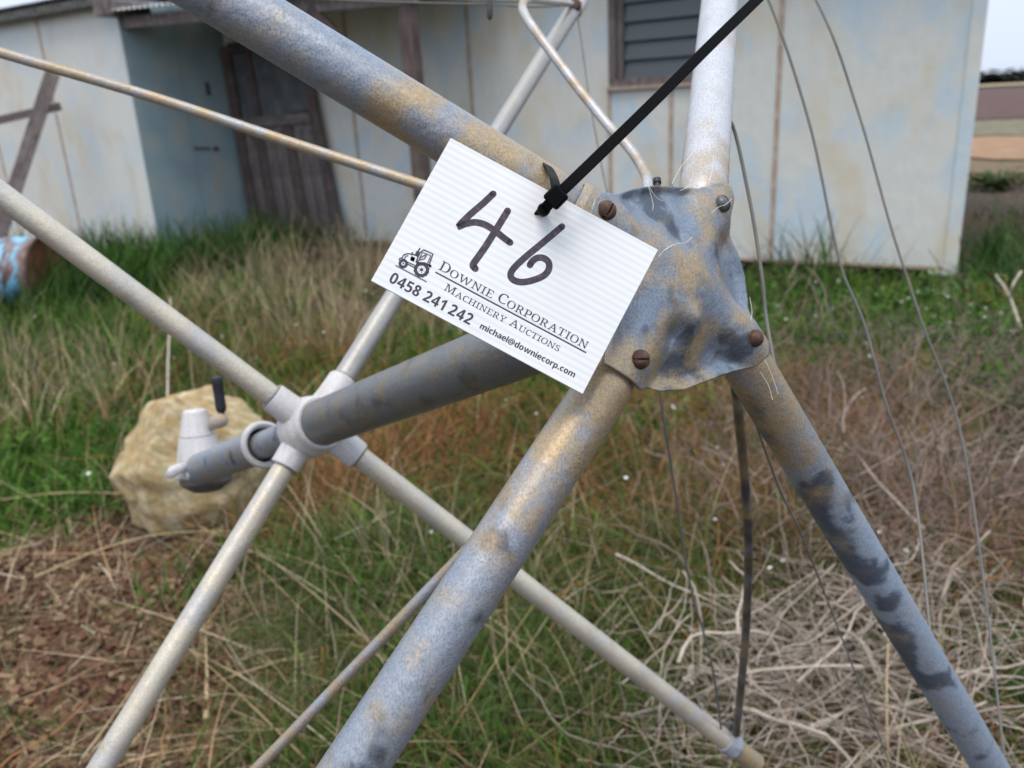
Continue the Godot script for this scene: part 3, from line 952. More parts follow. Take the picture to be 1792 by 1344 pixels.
# a line of text between two points on the tag; runs = [[text, size factor], ...]
func text_line(runs: Array, serif: bool, bold: bool, from: Vector2, to: Vector2, cap: float, spacing := 0.0) -> Array:
	var f := SystemFont.new()
	f.font_names = PackedStringArray(["Droid Serif"] if serif else ["Droid Sans"])
	f.font_weight = 700 if bold else 400
	var meshes := []
	var where := []
	var x := 0.0
	var cap_h := 0.0
	for run in runs:
		for ch in run[0]:
			if ch == " ":
				x += 0.28 * run[1] * 0.64
				continue
			var t := TextMesh.new()
			t.font = f
			t.font_size = 64
			t.pixel_size = 0.01 * run[1]
			t.depth = 0.0
			t.text = ch
			t.curve_step = 1.0
			t.horizontal_alignment = HORIZONTAL_ALIGNMENT_LEFT
			t.vertical_alignment = VERTICAL_ALIGNMENT_BOTTOM
			var bb := t.get_aabb()
			var am := ArrayMesh.new()
			am.add_surface_from_arrays(Mesh.PRIMITIVE_TRIANGLES, t.get_mesh_arrays())
			if run[1] >= 0.99 and ch.to_upper() == ch and bb.size.y > 0.2:
				cap_h = maxf(cap_h, bb.size.y)
			meshes.append(am)
			where.append(Transform3D(Basis(), Vector3(x - bb.position.x, 0, 0)))
			x += bb.size.x + 0.05 * run[1] + spacing
	var m := join(meshes, where)
	# bottom of the letters to the baseline
	var lo := INF
	for i in meshes.size():
		if i == 0:
			lo = meshes[i].get_aabb().position.y
	if cap_h == 0.0:
		cap_h = 0.46
	var sx := (to - from).length() / x
	var sy := cap / cap_h
	var d := (to - from).normalized()
	var b := Basis(Vector3(d.x, d.y, 0) * sx, Vector3(-d.y, d.x, 0) * sy, Vector3(0, 0, 1))
	return [m, Transform3D(b, Vector3(from.x, from.y, 0) - b * Vector3(0, lo, 0))]

func build_tag():
	var tl := px(788, 240, 0.5285)
	var tr := px(1150, 437, 0.5315)
	var bl := px(650, 492, 0.5190)
	var br := px(1021, 689, 0.5215)
	tag_o = (tl + tr + bl + br) * 0.25
	tag_x = ((tr - tl) + (br - bl)).normalized()
	var y0 := (tl - bl) + (tr - br)
	tag_y = (y0 - tag_x * y0.dot(tag_x)).normalized()
	tag_z = tag_x.cross(tag_y)
	var wide := ((tr - tl).length() + (br - bl).length()) * 0.5
	var high := ((tl - bl).length() + (tr - br).length()) * 0.5
	var base_v := tag_o - tag_y * high * 0.5
	var t := thing("auction_tag", "white corrugated plastic tag with handwritten 46 hanging from the pipe by a cable tie", "tag", base_v)
	t.basis = Basis(tag_x, tag_y, tag_z)
	var lift := Vector3(0, high * 0.5, 0)
	# sheet with flutes along its length and a punched hole
	var hole := tag_uv(952, 365)
	var hr := 0.0033
	var st := SurfaceTool.new()
	st.begin(Mesh.PRIMITIVE_TRIANGLES)
	var rows := 250
	var pitch := 0.0043
	var quad := func(x0: float, x1: float, ya: float, yb: float, za: float, zb: float):
		for q in [Vector3(x0, ya, za), Vector3(x0, yb, zb), Vector3(x1, yb, zb), Vector3(x0, ya, za), Vector3(x1, yb, zb), Vector3(x1, ya, za)]:
			st.add_vertex(q)
	var zf := func(y: float) -> float: return 0.00005 * (cos(TAU * y / pitch) - 1.0)
	st.set_smooth_group(0)
	for j in rows:
		var ya := lerpf(-high * 0.5, high * 0.5, float(j) / rows)
		var yb := lerpf(-high * 0.5, high * 0.5, float(j + 1) / rows)
		var dy := (ya + yb) * 0.5 - hole.y
		if absf(dy) < hr:
			var dx := sqrt(hr * hr - dy * dy)
			quad.call(-wide * 0.5, hole.x - dx, ya, yb, zf.call(ya), zf.call(yb))
			quad.call(hole.x + dx, wide * 0.5, ya, yb, zf.call(ya), zf.call(yb))
		else:
			quad.call(-wide * 0.5, wide * 0.5, ya, yb, zf.call(ya), zf.call(yb))
	# edges and back
	st.set_smooth_group(1)
	var th := 0.0036
	var hx := wide * 0.5
	var hy := high * 0.5
	for s in [-1.0, 1.0]:
		st.set_smooth_group(2 + int(s))
		for q in [Vector3(s * hx, -hy, 0), Vector3(s * hx, hy, 0), Vector3(s * hx, hy, -th), Vector3(s * hx, -hy, 0), Vector3(s * hx, hy, -th), Vector3(s * hx, -hy, -th)]:
			st.add_vertex(q)
		st.set_smooth_group(5 + int(s))
		for q in [Vector3(-hx, s * hy, 0), Vector3(hx, s * hy, 0), Vector3(hx, s * hy, -th), Vector3(-hx, s * hy, 0), Vector3(hx, s * hy, -th), Vector3(-hx, s * hy, -th)]:
			st.add_vertex(q)
	st.set_smooth_group(8)
	for q in [Vector3(-hx, -hy, -th), Vector3(hx, -hy, -th), Vector3(hx, hy, -th), Vector3(-hx, -hy, -th), Vector3(hx, hy, -th), Vector3(-hx, hy, -th)]:
		st.add_vertex(q)
	st.generate_normals()
	part("sheet", st.commit(), M.card, t, Transform3D(Basis(), lift))
	var up := func(z: float) -> Transform3D: return Transform3D(Basis(), lift + Vector3(0, 0, z))
	# handwritten 46
	var four_a := smooth2([cz(638, 312), cz(585, 362), cz(520, 418), cz(466, 474), cz(500, 462), cz(550, 455), cz(600, 468), cz(650, 500), cz(690, 532), cz(722, 556)], 6)
	var four_b := smooth2([cz(710, 398), cz(675, 455), cz(640, 512), cz(600, 575), cz(565, 625), cz(540, 660), cz(538, 674), cz(548, 686)], 6)
	var six := smooth2([cz(982, 476), cz(930, 520), cz(870, 570), cz(800, 628), cz(745, 680), cz(725, 715), cz(738, 742), cz(780, 754), cz(835, 745), cz(890, 722), cz(916, 690), cz(915, 655), cz(890, 634), cz(860, 633), cz(835, 648), cz(822, 668)], 6)
	var mw := 0.0043
	part("handwritten_four", join([ribbon(four_a, mw), ribbon(four_b, mw * 1.02)], [Transform3D(), Transform3D(Basis(), Vector3(0, 0, 0.00003))]), M.marker, t, up.call(0.00006))
	part("handwritten_six", ribbon(six, mw * 0.98), M.marker, t, up.call(0.00006))
	# printed lines
	var lines := [
		text_line([["D", 1.0], ["OWNIE", 0.78], [" ", 1.0], ["C", 1.0], ["ORPORATION", 0.78]], true, false, cz(362, 689), cz(1108, 1089), 0.0064),
		text_line([["M", 1.0], ["ACHINERY", 0.8], [" ", 1.0], ["A", 1.0], ["UCTIONS", 0.8]], true, false, cz(390, 792), cz(968, 1102), 0.0047),
		text_line([["0458 241 242", 1.0]], false, true, cz(112, 752), cz(524, 972), 0.0072),
		text_line([["michael@downiecorp.com", 1.0]], false, true, cz(568, 984), cz(1044, 1234), 0.0042),
	]
	var names := ["company_lettering", "trade_lettering", "phone_number", "email_lettering"]
	for i in 4:
		part(names[i], lines[i][0], M.ink, t, Transform3D(lines[i][1].basis, lines[i][1].origin + lift + Vector3(0, 0, 0.00008)))
	part("ruled_line", ribbon([cz(349, 704), cz(1103, 1107)], 0.0009, false), M.ink, t, up.call(0.00008))
	build_tractor(t, lift)
	# ---- cable tie
	var loop_px := [[975, 343, 0.5065], [973, 326, 0.512], [968, 307, 0.524], [958, 290, 0.548], [944, 283, 0.572], [922, 292, 0.590], [900, 325, 0.592], [893, 365, 0.578], [910, 388, 0.552], [935, 384, 0.5355], [951, 366, 0.522], [957, 360, 0.5135], [966, 351, 0.508]]
	var loop := []
	for q in loop_px:
		loop.append(px(q[0], q[1], q[2]))
	var lp := smooth_path(loop, 8)
	var cen := px(932, 336, 0.556)
	var nrm := []
	for p in lp:
		nrm.append((p - cen).normalized())
	var tail_px := [[955, 363, 0.512], [975, 342, 0.5045], [1000, 318, 0.5035], [1060, 260, 0.510], [1150, 172, 0.525], [1240, 82, 0.545], [1322, 2, 0.565], [1420, -92, 0.59]]
	var tail := []
	for q in tail_px:
		tail.append(px(q[0], q[1], q[2]))
	var tp := smooth_path(tail, 8)
	var tn := []
	var tw := []
	for i in tp.size():
		tn.append((-cam_f + cam_u * 0.12).normalized())
		tw.append(1.0)
	var tie := thing("cable_tie", "black nylon cable tie with long tail through the hole of the tag", "cable tie", cen)
	part("loop", strap(lp, nrm, 0.0066, 0.0012, cen), M.black, tie)
	part("tail", strap(tp, tn, 0.0069, 0.0013, cen, tw), M.black, tie)
	var hx2 := (px(1000, 318, 0.5035) - px(955, 363, 0.5075)).normalized()
	var hz := (-cam_f - hx2 * (-cam_f).dot(hx2)).normalized()
	part("head", box(Vector3(0.0112, 0.0116, 0.0068), 0.0012), M.black, tie, Transform3D(Basis(hx2, hz.cross(hx2), hz), px(973, 345, 0.5045) - cen))
	part("end_stop", lathe(px(952, 366, 0.5165), -cam_f, [[-0.009, 0.0032], [-0.0005, 0.0042], [0.0012, 0.0036], [0.0017, 0.0]], 20, cen), M.black, tie)

func smooth2(pts: Array, per := 6) -> Array:
	return smooth_path(pts, per)

func build_tractor(t: Node3D, lift: Vector3):
	var w := 0.0006
	var parts := []
	# wheels
	var fc := tz(192, 308)
	var rc := tz(430, 388)
	var s := (tz(300, 308) - tz(200, 308)).length() / 100.0
	parts.append(disc(rc, 56 * s, 100 * s, 1))
	parts.append(disc(rc, 0.0, 22 * s))
	for k in 6:
		var a := TAU * k / 6
		parts.append(disc(rc + Vector2(cos(a), sin(a)) * 38 * s, 0, 6 * s))
	parts.append(disc(fc, 26 * s, 62 * s))
	parts.append(disc(fc, 0, 11 * s))
	# body outline
	parts.append(ribbon([tz(140, 260), tz(150, 238), tz(178, 232), tz(196, 196), tz(250, 176), tz(330, 190), tz(384, 215)], w * 1.2))
	parts.append(ribbon([tz(178, 232), tz(168, 252), tz(205, 250)], w))
	parts.append(ribbon([tz(210, 240), tz(225, 215), tz(250, 205)], w))
	parts.append(ribbon([tz(250, 290), tz(340, 330)], w))
	parts.append(ribbon([tz(258, 318), tz(330, 356)], w))
	parts.append(polyfill([tz(298, 210), tz(346, 232), tz(330, 284), tz(282, 262)]))
	# exhausts
	parts.append(ribbon([tz(306, 190), tz(310, 165)], w * 1.5))
	parts.append(ribbon([tz(362, 205), tz(384, 150)], w * 3.4, false))
	parts.append(ribbon([tz(384, 150), tz(408, 112)], w * 1.4))
	# cab
	parts.append(ribbon([tz(360, 290), tz(408, 165), tz(458, 128), tz(580, 182), tz(530, 320)], w * 1.3))
	parts.append(ribbon([tz(372, 296), tz(398, 262), tz(440, 160), tz(552, 205), tz(510, 300)], w))
	parts.append(ribbon([tz(398, 262), tz(470, 245), tz(500, 182)], w))
	parts.append(ribbon([tz(420, 230), tz(478, 195)], w))
	parts.append(ribbon([tz(380, 300), tz(470, 300), tz(552, 340)], w * 1.6))
	parts.append(polyfill([tz(520, 315), tz(562, 330), tz(548, 360), tz(530, 352)]))
	parts.append(ribbon([tz(92, 330), tz(496, 546)], w * 0.9, false))
	var where := []
	for i in parts.size():
		where.append(Transform3D(Basis(), Vector3(0, 0, 0.000012 * i)))
	part("tractor_emblem", join(parts, where), M.ink, t, Transform3D(Basis(), lift + Vector3(0, 0, 0.00006)))

# ---------------------------------------------------------------- the fibro house
const HOUSE_AT := Vector3(3.129, 0, -5.737)
var house_b: Basis

# local house coordinates: s runs left along the front wall from its right corner, y up, out towards the yard
func hl(s: float, y: float, out: float) -> Vector3:
	return Vector3(s, y, -out)

func slab(called: String, s0: float, s1: float, y0: float, y1: float, o0: float, o1: float, m: Material, parent: Node3D, bevel := 0.003) -> MeshInstance3D:
	var mid := Vector3((s0 + s1) * 0.5, (y0 + y1) * 0.5, -(o0 + o1) * 0.5) - (parent.position if parent.name != "house" else Vector3.ZERO)
	var b := box(Vector3(absf(s1 - s0), absf(y1 - y0), absf(o1 - o0)), bevel)
	if called == "panel":   # each sheet keeps its own stretch of the worn paint
		return part(called, join([b], [Transform3D(Basis(), mid)]), m, parent)
	return part(called, b, m, parent, Transform3D(Basis(), mid))

func corrugated(len_x: float, len_z: float, pitch: float, amp: float, thick := 0.0016) -> ArrayMesh:
	var v := PackedVector3Array()
	var n := PackedVector3Array()
	var idx := PackedInt32Array()
	var steps := int(len_x / pitch * 8)
	for side in 2:
		var base := v.size()
		for i in steps + 1:
			var x := len_x * i / steps
			var y := amp * sin(TAU * x / pitch)
			var sl := amp * TAU / pitch * cos(TAU * x / pitch)
			var nr := Vector3(-sl, 1, 0).normalized() * (1.0 if side == 0 else -1.0)
			for z in 2:
				v.append(Vector3(x, y + (0.0 if side == 0 else -thick), len_z * z))
				n.append(nr)
		for i in steps:
			var a := base + i * 2
			idx.append_array([a, a + 1, a + 2, a + 1, a + 3, a + 2] if side == 1 else [a, a + 2, a + 1, a + 1, a + 2, a + 3])
	var back := steps * 2 + 2
	for i in steps:
		var a := i * 2 + 1
		idx.append_array([a, a + 2, a + back, a + 2, a + back + 2, a + back])
	return arr_mesh(v, n, idx)

func build_house():
	var w := Vector3(-0.846, 0, -0.533).normalized()
	house_b = Basis(w, Vector3.UP, w.cross(Vector3.UP))
	var h := thing("house", "old fibro house with worn cream and pale blue paint and a collapsed porch", "house", HOUSE_AT)
	h.basis = house_b
	var W := 1.345
	# ------------ main front wall
	var wall := slab("front_wall", 0.02, 7.12, 0.14, 1.41, -0.12, -0.013, M.timber, h)
	slab("framing", 0.02, 1.748, 1.411, 2.72, -0.12, -0.013, M.timber, wall)
	slab("framing", 2.616, 7.12, 1.411, 2.72, -0.12, -0.013, M.timber, wall)
	slab("framing", 1.75, 2.614, 2.40, 2.72, -0.12, -0.013, M.timber, wall)
	var seams := [0.0, 1.275, 2.62, 3.955, 5.345, 7.12]
	for i in 5:
		var a: float = seams[i] + 0.004
		var b: float = seams[i + 1] - 0.004
		if i == 1:
			# window sheet: pieces round the opening
			slab("panel", a, 1.744, 0.12, 2.72, -0.012, 0.0, M.fibro, wall)
			slab("panel", 1.75, 2.09, 0.12, 1.44, -0.012, 0.0, M.fibro, wall)
			slab("panel", 2.098, b, 0.12, 1.44, -0.012, 0.0, M.fibro, wall)
			slab("panel", 1.75, b, 2.40, 2.72, -0.012, 0.0, M.fibro, wall)
		else:
			slab("panel", a, b, 0.12 + 0.004 * (i % 2), 2.72, -0.012, 0.0, M.fibro, wall)
	for s in [[1.275, 0.14, 2.72], [2.62, 0.14, 1.42], [2.094, 0.14, 1.42], [3.955, 0.16, 2.72], [5.345, 0.16, 2.72]]:
		slab("cover_strip", s[0] - 0.017, s[0] + 0.017, s[1], s[2], 0.001, 0.009, M.strip, wall)
	slab("corner_board", -0.012, 0.075, 0.105, 2.74, 0.001, 0.016, M.fibro, wall)
	slab("bottom_trim", 0.08, 6.2, 0.095, 0.12, -0.03, 0.008, M.strip, wall)
	slab("stump_cap", -0.005, 0.17, 0.06, 0.094, -0.14, 0.01, M.fibro, h)
	for s in [0.12, 1.9, 3.7, 5.5]:
		slab("stump", s - 0.05, s + 0.05, -0.02, 0.092, -0.25, -0.13, M.timber_dark, h)
	# end wall, back wall
	part("end_wall", box(Vector3(0.08, 2.8, 5.0), 0.003), M.fibro, h, Transform3D(Basis(Vector3.UP, deg_to_rad(8.0)), hl(0.42, 1.54, -2.62)))
	slab("rear_wall", 1.0, 12.0, 0.12, 2.7, -5.3, -5.2, M.fibro, h)
	slab("floor", 1.0, 12.0, 0.14, 0.2, -5.19, -0.13, M.timber_dark, h)
	# ------------ louvre window
	var win := slab("window", 1.752, 2.612, 1.445, 1.50, -0.10, 0.028, M.timber, h)
	slab("window_sill", 1.74, 2.625, 1.418, 1.443, -0.02, 0.045, M.strip, win)
	for f in [[1.752, 1.80, 1.502, 2.395], [2.555, 2.612, 1.502, 2.395], [1.802, 2.553, 2.345, 2.395]]:
		slab("frame", f[0], f[1], f[2], f[3], -0.09, 0.022, M.timber, win)
	slab("inner_stile", 2.505, 2.553, 1.502, 2.344, -0.085, -0.01, M.timber, win)
	for i in 6:
		var lv := part("louvre", box(Vector3(0.70, 0.150, 0.005), 0.001), M.louvre, win)
		lv.transform = Transform3D(Basis(Vector3.RIGHT, deg_to_rad(14.0)), hl(2.152, 1.573 + i * 0.139, -0.045) - win.position)
	part("blind", box(Vector3(0.85, 0.95, 0.01)), M.blind, win, Transform3D(Basis(), hl(2.16, 1.93, -0.14) - win.position))
	# ------------ the wing on the left, 1.2 m in front of the main wall
	var wing := slab("wing_wall", 7.05, 12.2, 0.10, 2.44, 1.06, 1.188, M.timber_dark, h)
	var ws := [7.03, 8.315, 9.535, 10.75, 12.2]
	for i in 4:
		slab("panel", ws[i] + 0.004, ws[i + 1] - 0.004, 0.08, 2.46, 1.189, 1.20, M.fibro_wing, wing)
	for s in [8.315, 9.535, 10.75]:
		slab("cover_strip", s - 0.014, s + 0.014, 0.1, 2.44, 1.201, 1.208, M.strip, wing)
	var side := slab("wing_side_wall", 7.032, 7.10, 0.10, 2.44, 0.02, 1.055, M.timber_dark, h)
	slab("panel", 7.02, 7.030, 0.08, 2.46, 0.005, 0.60, M.fibro_blue, side)
	slab("panel", 7.02, 7.030, 0.08, 2.46, 0.606, 1.20, M.fibro_blue, side)
	# broken lock hole, latch and its knob
	part("lock_plate", box(Vector3(0.01, 0.13, 0.05), 0.003), M.rust, side, Transform3D(Basis(), hl(7.018, 1.67, 0.305) - side.position))
	part("latch", box(Vector3(0.012, 0.03, 0.20), 0.003), M.timber, side, Transform3D(Basis(Vector3.RIGHT, 0.08), hl(7.013, 1.09, 0.50) - side.position))
	part("latch_knob", lathe(Vector3.ZERO, Vector3(-1, 0, 0), [[0.0, 0.022], [0.02, 0.026], [0.035, 0.02], [0.04, 0.0]], 16), M.slot, side, Transform3D(Basis(), hl(7.018, 1.075, 0.335) - side.position))
	# wing roof, gutter
	var gut := slab("gutter", 7.06, 12.3, 2.40, 2.50, 1.21, 1.33, M.gutter, h, 0.02)
	for s in [8.1, 9.4, 10.7]:
		slab("bracket", s, s + 0.03, 2.395, 2.51, 1.331, 1.337, M.gutter, gut)
	part("wing_roof", corrugated(5.25, 4.0, 0.076, 0.009), M.old_roof, h, Transform3D(Basis(Vector3.RIGHT, deg_to_rad(-8.0)), hl(7.05, 2.52, 1.36)))
	var fascia_end := slab("barge_board", 6.93, 7.045, 2.30, 2.44, 0.9, 1.42, M.timber, h)
	# ------------ porch roof between wing and post
	slab("porch_beam", 3.60, 6.99, 2.145, 2.245, 1.14, 1.19, M.timber, h).rotation.z = 0.036
	slab("porch_post", 3.64, 3.76, 0.0, 2.08, 1.105, 1.205, M.timber_dark, h)
	var br := bar(hl(4.66, 2.16, 1.17), hl(3.74, 1.30, 1.17), 0.10, 0.05, Vector3(0, 0, -1), 0.006)
	part("knee_brace", br[0], M.timber_dark, h, br[1])
	for s in [4.2, 5.0, 5.9, 6.8]:
		var r := bar(hl(s, 2.13 + 0.034 * (s - 3.6), 1.13), hl(s, 2.29 + 0.034 * (s - 3.6), 0.01), 0.05, 0.08, Vector3.UP, 0.004)
		part("rafter", r[0], M.timber_dark, h, r[1])
	part("porch_roof", corrugated(3.40, 1.34, 0.076, 0.010), M.iron, h, Transform3D(Basis(Vector3(0, 0, 1), 0.034) * Basis(Vector3.RIGHT, deg_to_rad(-8.0)), hl(3.58, 2.235, 1.32)))
	# ------------ main roof over the front wall
	part("main_roof", corrugated(7.5, 3.2, 0.076, 0.009), M.iron, h, Transform3D(Basis(Vector3.RIGHT, deg_to_rad(-17.0)), hl(-0.35, 2.74, 0.34)))
	slab("main_gutter", -0.33, 3.5, 2.66, 2.74, 0.30, 0.40, M.gutter, h, 0.02)
	part("rear_roof", corrugated(12.5, 3.2, 0.076, 0.009), M.iron, h, Transform3D(Basis(Vector3.RIGHT, deg_to_rad(17.0)), hl(-0.35, 3.655, -2.72)))
	slab("wing_top", 7.1, 12.2, 2.44, 2.50, -2.6, 1.05, M.timber_dark, h)
	# ------------ sagging plank door leaning in the porch
	var dl0 := Vector2(6.93, 0.16)
	var dl1 := Vector2(7.00, 2.08)
	var dr0 := Vector2(5.60, 0.20)
	var dr1 := Vector2(5.83, 2.10)
	var at := func(u: float, v: float, o: float) -> Vector3:
		var a := dl0.lerp(dl1, v)
		var b := dr0.lerp(dr1, v)
		var p := a.lerp(b, u)
		return hl(p.x, p.y, o)
	var door := part("door", box(Vector3(1.08, 1.86, 0.012)), M.timber_dark, h, Transform3D(Basis(Vector3(0, 0, 1), -0.10), hl(6.33, 1.12, 0.03)))
	var put := func(called: String, a: Vector3, b: Vector3, wide: float, deep: float, m: Material):
		var q := bar(a, b, wide, deep, Vector3(0, 0, -1), 0.004)
		var o := part(called, q[0], m, door)
		o.transform = door.transform.affine_inverse() * q[1]
	put.call("stile", at.call(0.05, 0.0, 0.07), at.call(0.05, 1.0, 0.07), 0.13, 0.04, M.timber_dark)
	put.call("stile", at.call(0.96, 0.0, 0.07), at.call(0.96, 1.0, 0.07), 0.11, 0.04, M.timber_dark)
	put.call("mullion", at.call(0.31, 0.60, 0.068), at.call(0.31, 1.0, 0.068), 0.09, 0.035, M.timber_dark)
	put.call("rail", at.call(0.10, 0.60, 0.082), at.call(0.91, 0.60, 0.082), 0.10, 0.035, M.timber)
	put.call("rail", at.call(0.10, 0.985, 0.082), at.call(0.91, 0.985, 0.082), 0.10, 0.035, M.timber_dark)
	put.call("rail", at.call(0.10, 0.03, 0.072), at.call(0.91, 0.03, 0.072), 0.12, 0.035, M.timber_dark)
	for i in 7:
		var u := 0.155 + i * 0.114
		put.call("plank", at.call(u, 0.005, 0.05 + 0.004 * (i % 3)), at.call(u + 0.004 * (i % 2), 0.60, 0.05 + 0.004 * ((i + 1) % 3)), 0.134, 0.022, M.timber if i % 3 != 1 else M.timber_dark)
	put.call("fly_screen", at.call(0.63, 0.63, 0.055), at.call(0.63, 0.97, 0.055), 0.70, 0.006, M.screen)
	put.call("fly_screen", at.call(0.19, 0.61, 0.052), at.call(0.19, 0.97, 0.052), 0.20, 0.006, M.screen)

# ---------------------------------------------------------------- ground, fields, yard things
var nz_ground: FastNoiseLite
var nz_zone: FastNoiseLite

func ground_y(x: float, z: float) -> float:
	var r := Vector2(x, z).length()
	var k := 1.0 - smoothstep(6.0, 14.0, r)
	return (nz_ground.get_noise_2d(x, z) * 0.045 + nz_ground.get_noise_2d(x * 3.0 + 40.0, z * 3.0) * 0.02 - 0.02) * k

func build_ground():
	nz_ground = noise(0.9, 4, 91)
	nz_zone = noise(0.55, 3, 92)
	var v := PackedVector3Array()
	var n := PackedVector3Array()
	var c := PackedColorArray()
	var idx := PackedInt32Array()
	var na := 300
	var radii := [0.0]
	var r := 0.25
	while r < 900.0:
		radii.append(r)
		r *= 1.055 if r < 14.0 else 1.18
	for j in radii.size():
		for i in na:
			var a := TAU * i / na
			var p := Vector3(cos(a) * radii[j], 0, sin(a) * radii[j] - 1.0)
			p.y = ground_y(p.x, p.z)
			v.append(p)
			var e := 0.03
			n.append(Vector3(ground_y(p.x - e, p.z) - ground_y(p.x + e, p.z), 2 * e, ground_y(p.x, p.z - e) - ground_y(p.x, p.z + e)).normalized())
			var soil := Vector3(0.125, 0.058, 0.038)
			var thatch := Vector3(0.05, 0.04, 0.022)
			var green := Vector3(0.016, 0.026, 0.008)
			var z1 := nz_zone.get_noise_2d(p.x, p.z)
			var col := soil.lerp(thatch, smoothstep(-0.2, 0.25, z1 + 0.2))
			col = col.lerp(green, smoothstep(0.0, 0.35, nz_zone.get_noise_2d(p.x + 30.0, p.z)) * 0.7)
			# bare red soil to the lower left
			var bare := 1.0 - smoothstep(0.45, 1.0, Vector2((p.x + 1.05) * 0.75, p.z + 1.9).length())
			col = col.lerp(soil, bare)
			if radii[j] > 9.0:
				col = col.lerp(Vector3(0.26, 0.19, 0.10), smoothstep(9.0, 13.0, radii[j]) * 0.8)
			c.append(v3c(col))
	for j in radii.size() - 1:
		for i in na:
			var a := j * na + i
			var b := j * na + (i + 1) % na
			idx.append_array([a, a + na, b, b, a + na, b + na])
	var gm := vcol(tri(mat("soil and thatch", Color.WHITE, 0.95), noise_tex(0.03, 5, 93, [[0.0, Color(0.45, 0.42, 0.4)], [0.5, Color(0.85, 0.83, 0.8)], [1.0, Color(1, 1, 1)]], 512), 1.7, noise_tex(0.03, 5, 94, [], 512, 8.0), 1.0))
	solo("ground", arr_mesh(v, n, idx, c), gm, "", "", Transform3D(), "", "structure")
	# far strips: dirt track, ploughed red field, paler paddock at the horizon
	var track := tri(mat("orange dirt track", Color.WHITE, 0.95), noise_tex(0.02, 4, 95, [[0.0, lin(0.20, 0.11, 0.055)], [1.0, lin(0.33, 0.20, 0.11)]], 256), 0.4)
	var field := tri(mat("ploughed red soil", Color.WHITE, 0.95), noise_tex(0.02, 5, 96, [[0.0, lin(0.05, 0.019, 0.012)], [0.6, lin(0.075, 0.03, 0.02)], [1.0, lin(0.12, 0.052, 0.034)]], 256), 0.12)
	var paddock := tri(mat("stubble paddock", Color.WHITE, 0.95), noise_tex(0.02, 4, 97, [[0.0, lin(0.22, 0.17, 0.10)], [1.0, lin(0.36, 0.29, 0.18)]], 256), 0.05)
	var scrub := tri(mat("low scrub", Color.WHITE, 0.95), noise_tex(0.03, 4, 98, [[0.0, lin(0.07, 0.07, 0.035)], [0.6, lin(0.14, 0.12, 0.07)], [1.0, lin(0.22, 0.18, 0.11)]], 256), 0.3)
	solo("dirt_track", strip_sheet(17.5, 24.0, 0.03, 1.2), track, "", "", Transform3D(), "", "structure")
	solo("scrub_verge", strip_sheet(24.0, 33.0, 0.05, 1.5), scrub, "", "", Transform3D(), "", "structure")
	solo("ploughed_field", strip_sheet(33.0, 150.0, 0.08, 2.5), field, "", "", Transform3D(), "", "structure")
	solo("stubble_paddock", strip_sheet(150.0, 420.0, 0.30, 8.0), paddock, "", "", Transform3D(), "", "structure")

# a sheet across the view behind the house between two distances, gently uneven edges
func strip_sheet(d0: float, d1: float, y: float, wob: float) -> ArrayMesh:
	var st := SurfaceTool.new()
	st.begin(Mesh.PRIMITIVE_TRIANGLES)
	st.set_normal(Vector3.UP)
	var nz := noise(0.3, 3, int(d0))
	var n := 80
	var f := func(i: int, d: float) -> Vector3:
		var a := deg_to_rad(lerpf(-75.0, 75.0, float(i) / n))
		var dd := d + nz.get_noise_1d(i + d) * wob
		return Vector3(sin(a) * dd, y, -cos(a) * dd)
	for i in n:
		var a: Vector3 = f.call(i, d0)
		var b: Vector3 = f.call(i + 1, d0)
		var c: Vector3 = f.call(i + 1, d1 + wob * 1.3)
		var d: Vector3 = f.call(i, d1 + wob * 1.3)
		for q in [a, d, b, b, d, c]:
			st.add_vertex(q)
	return st.commit()

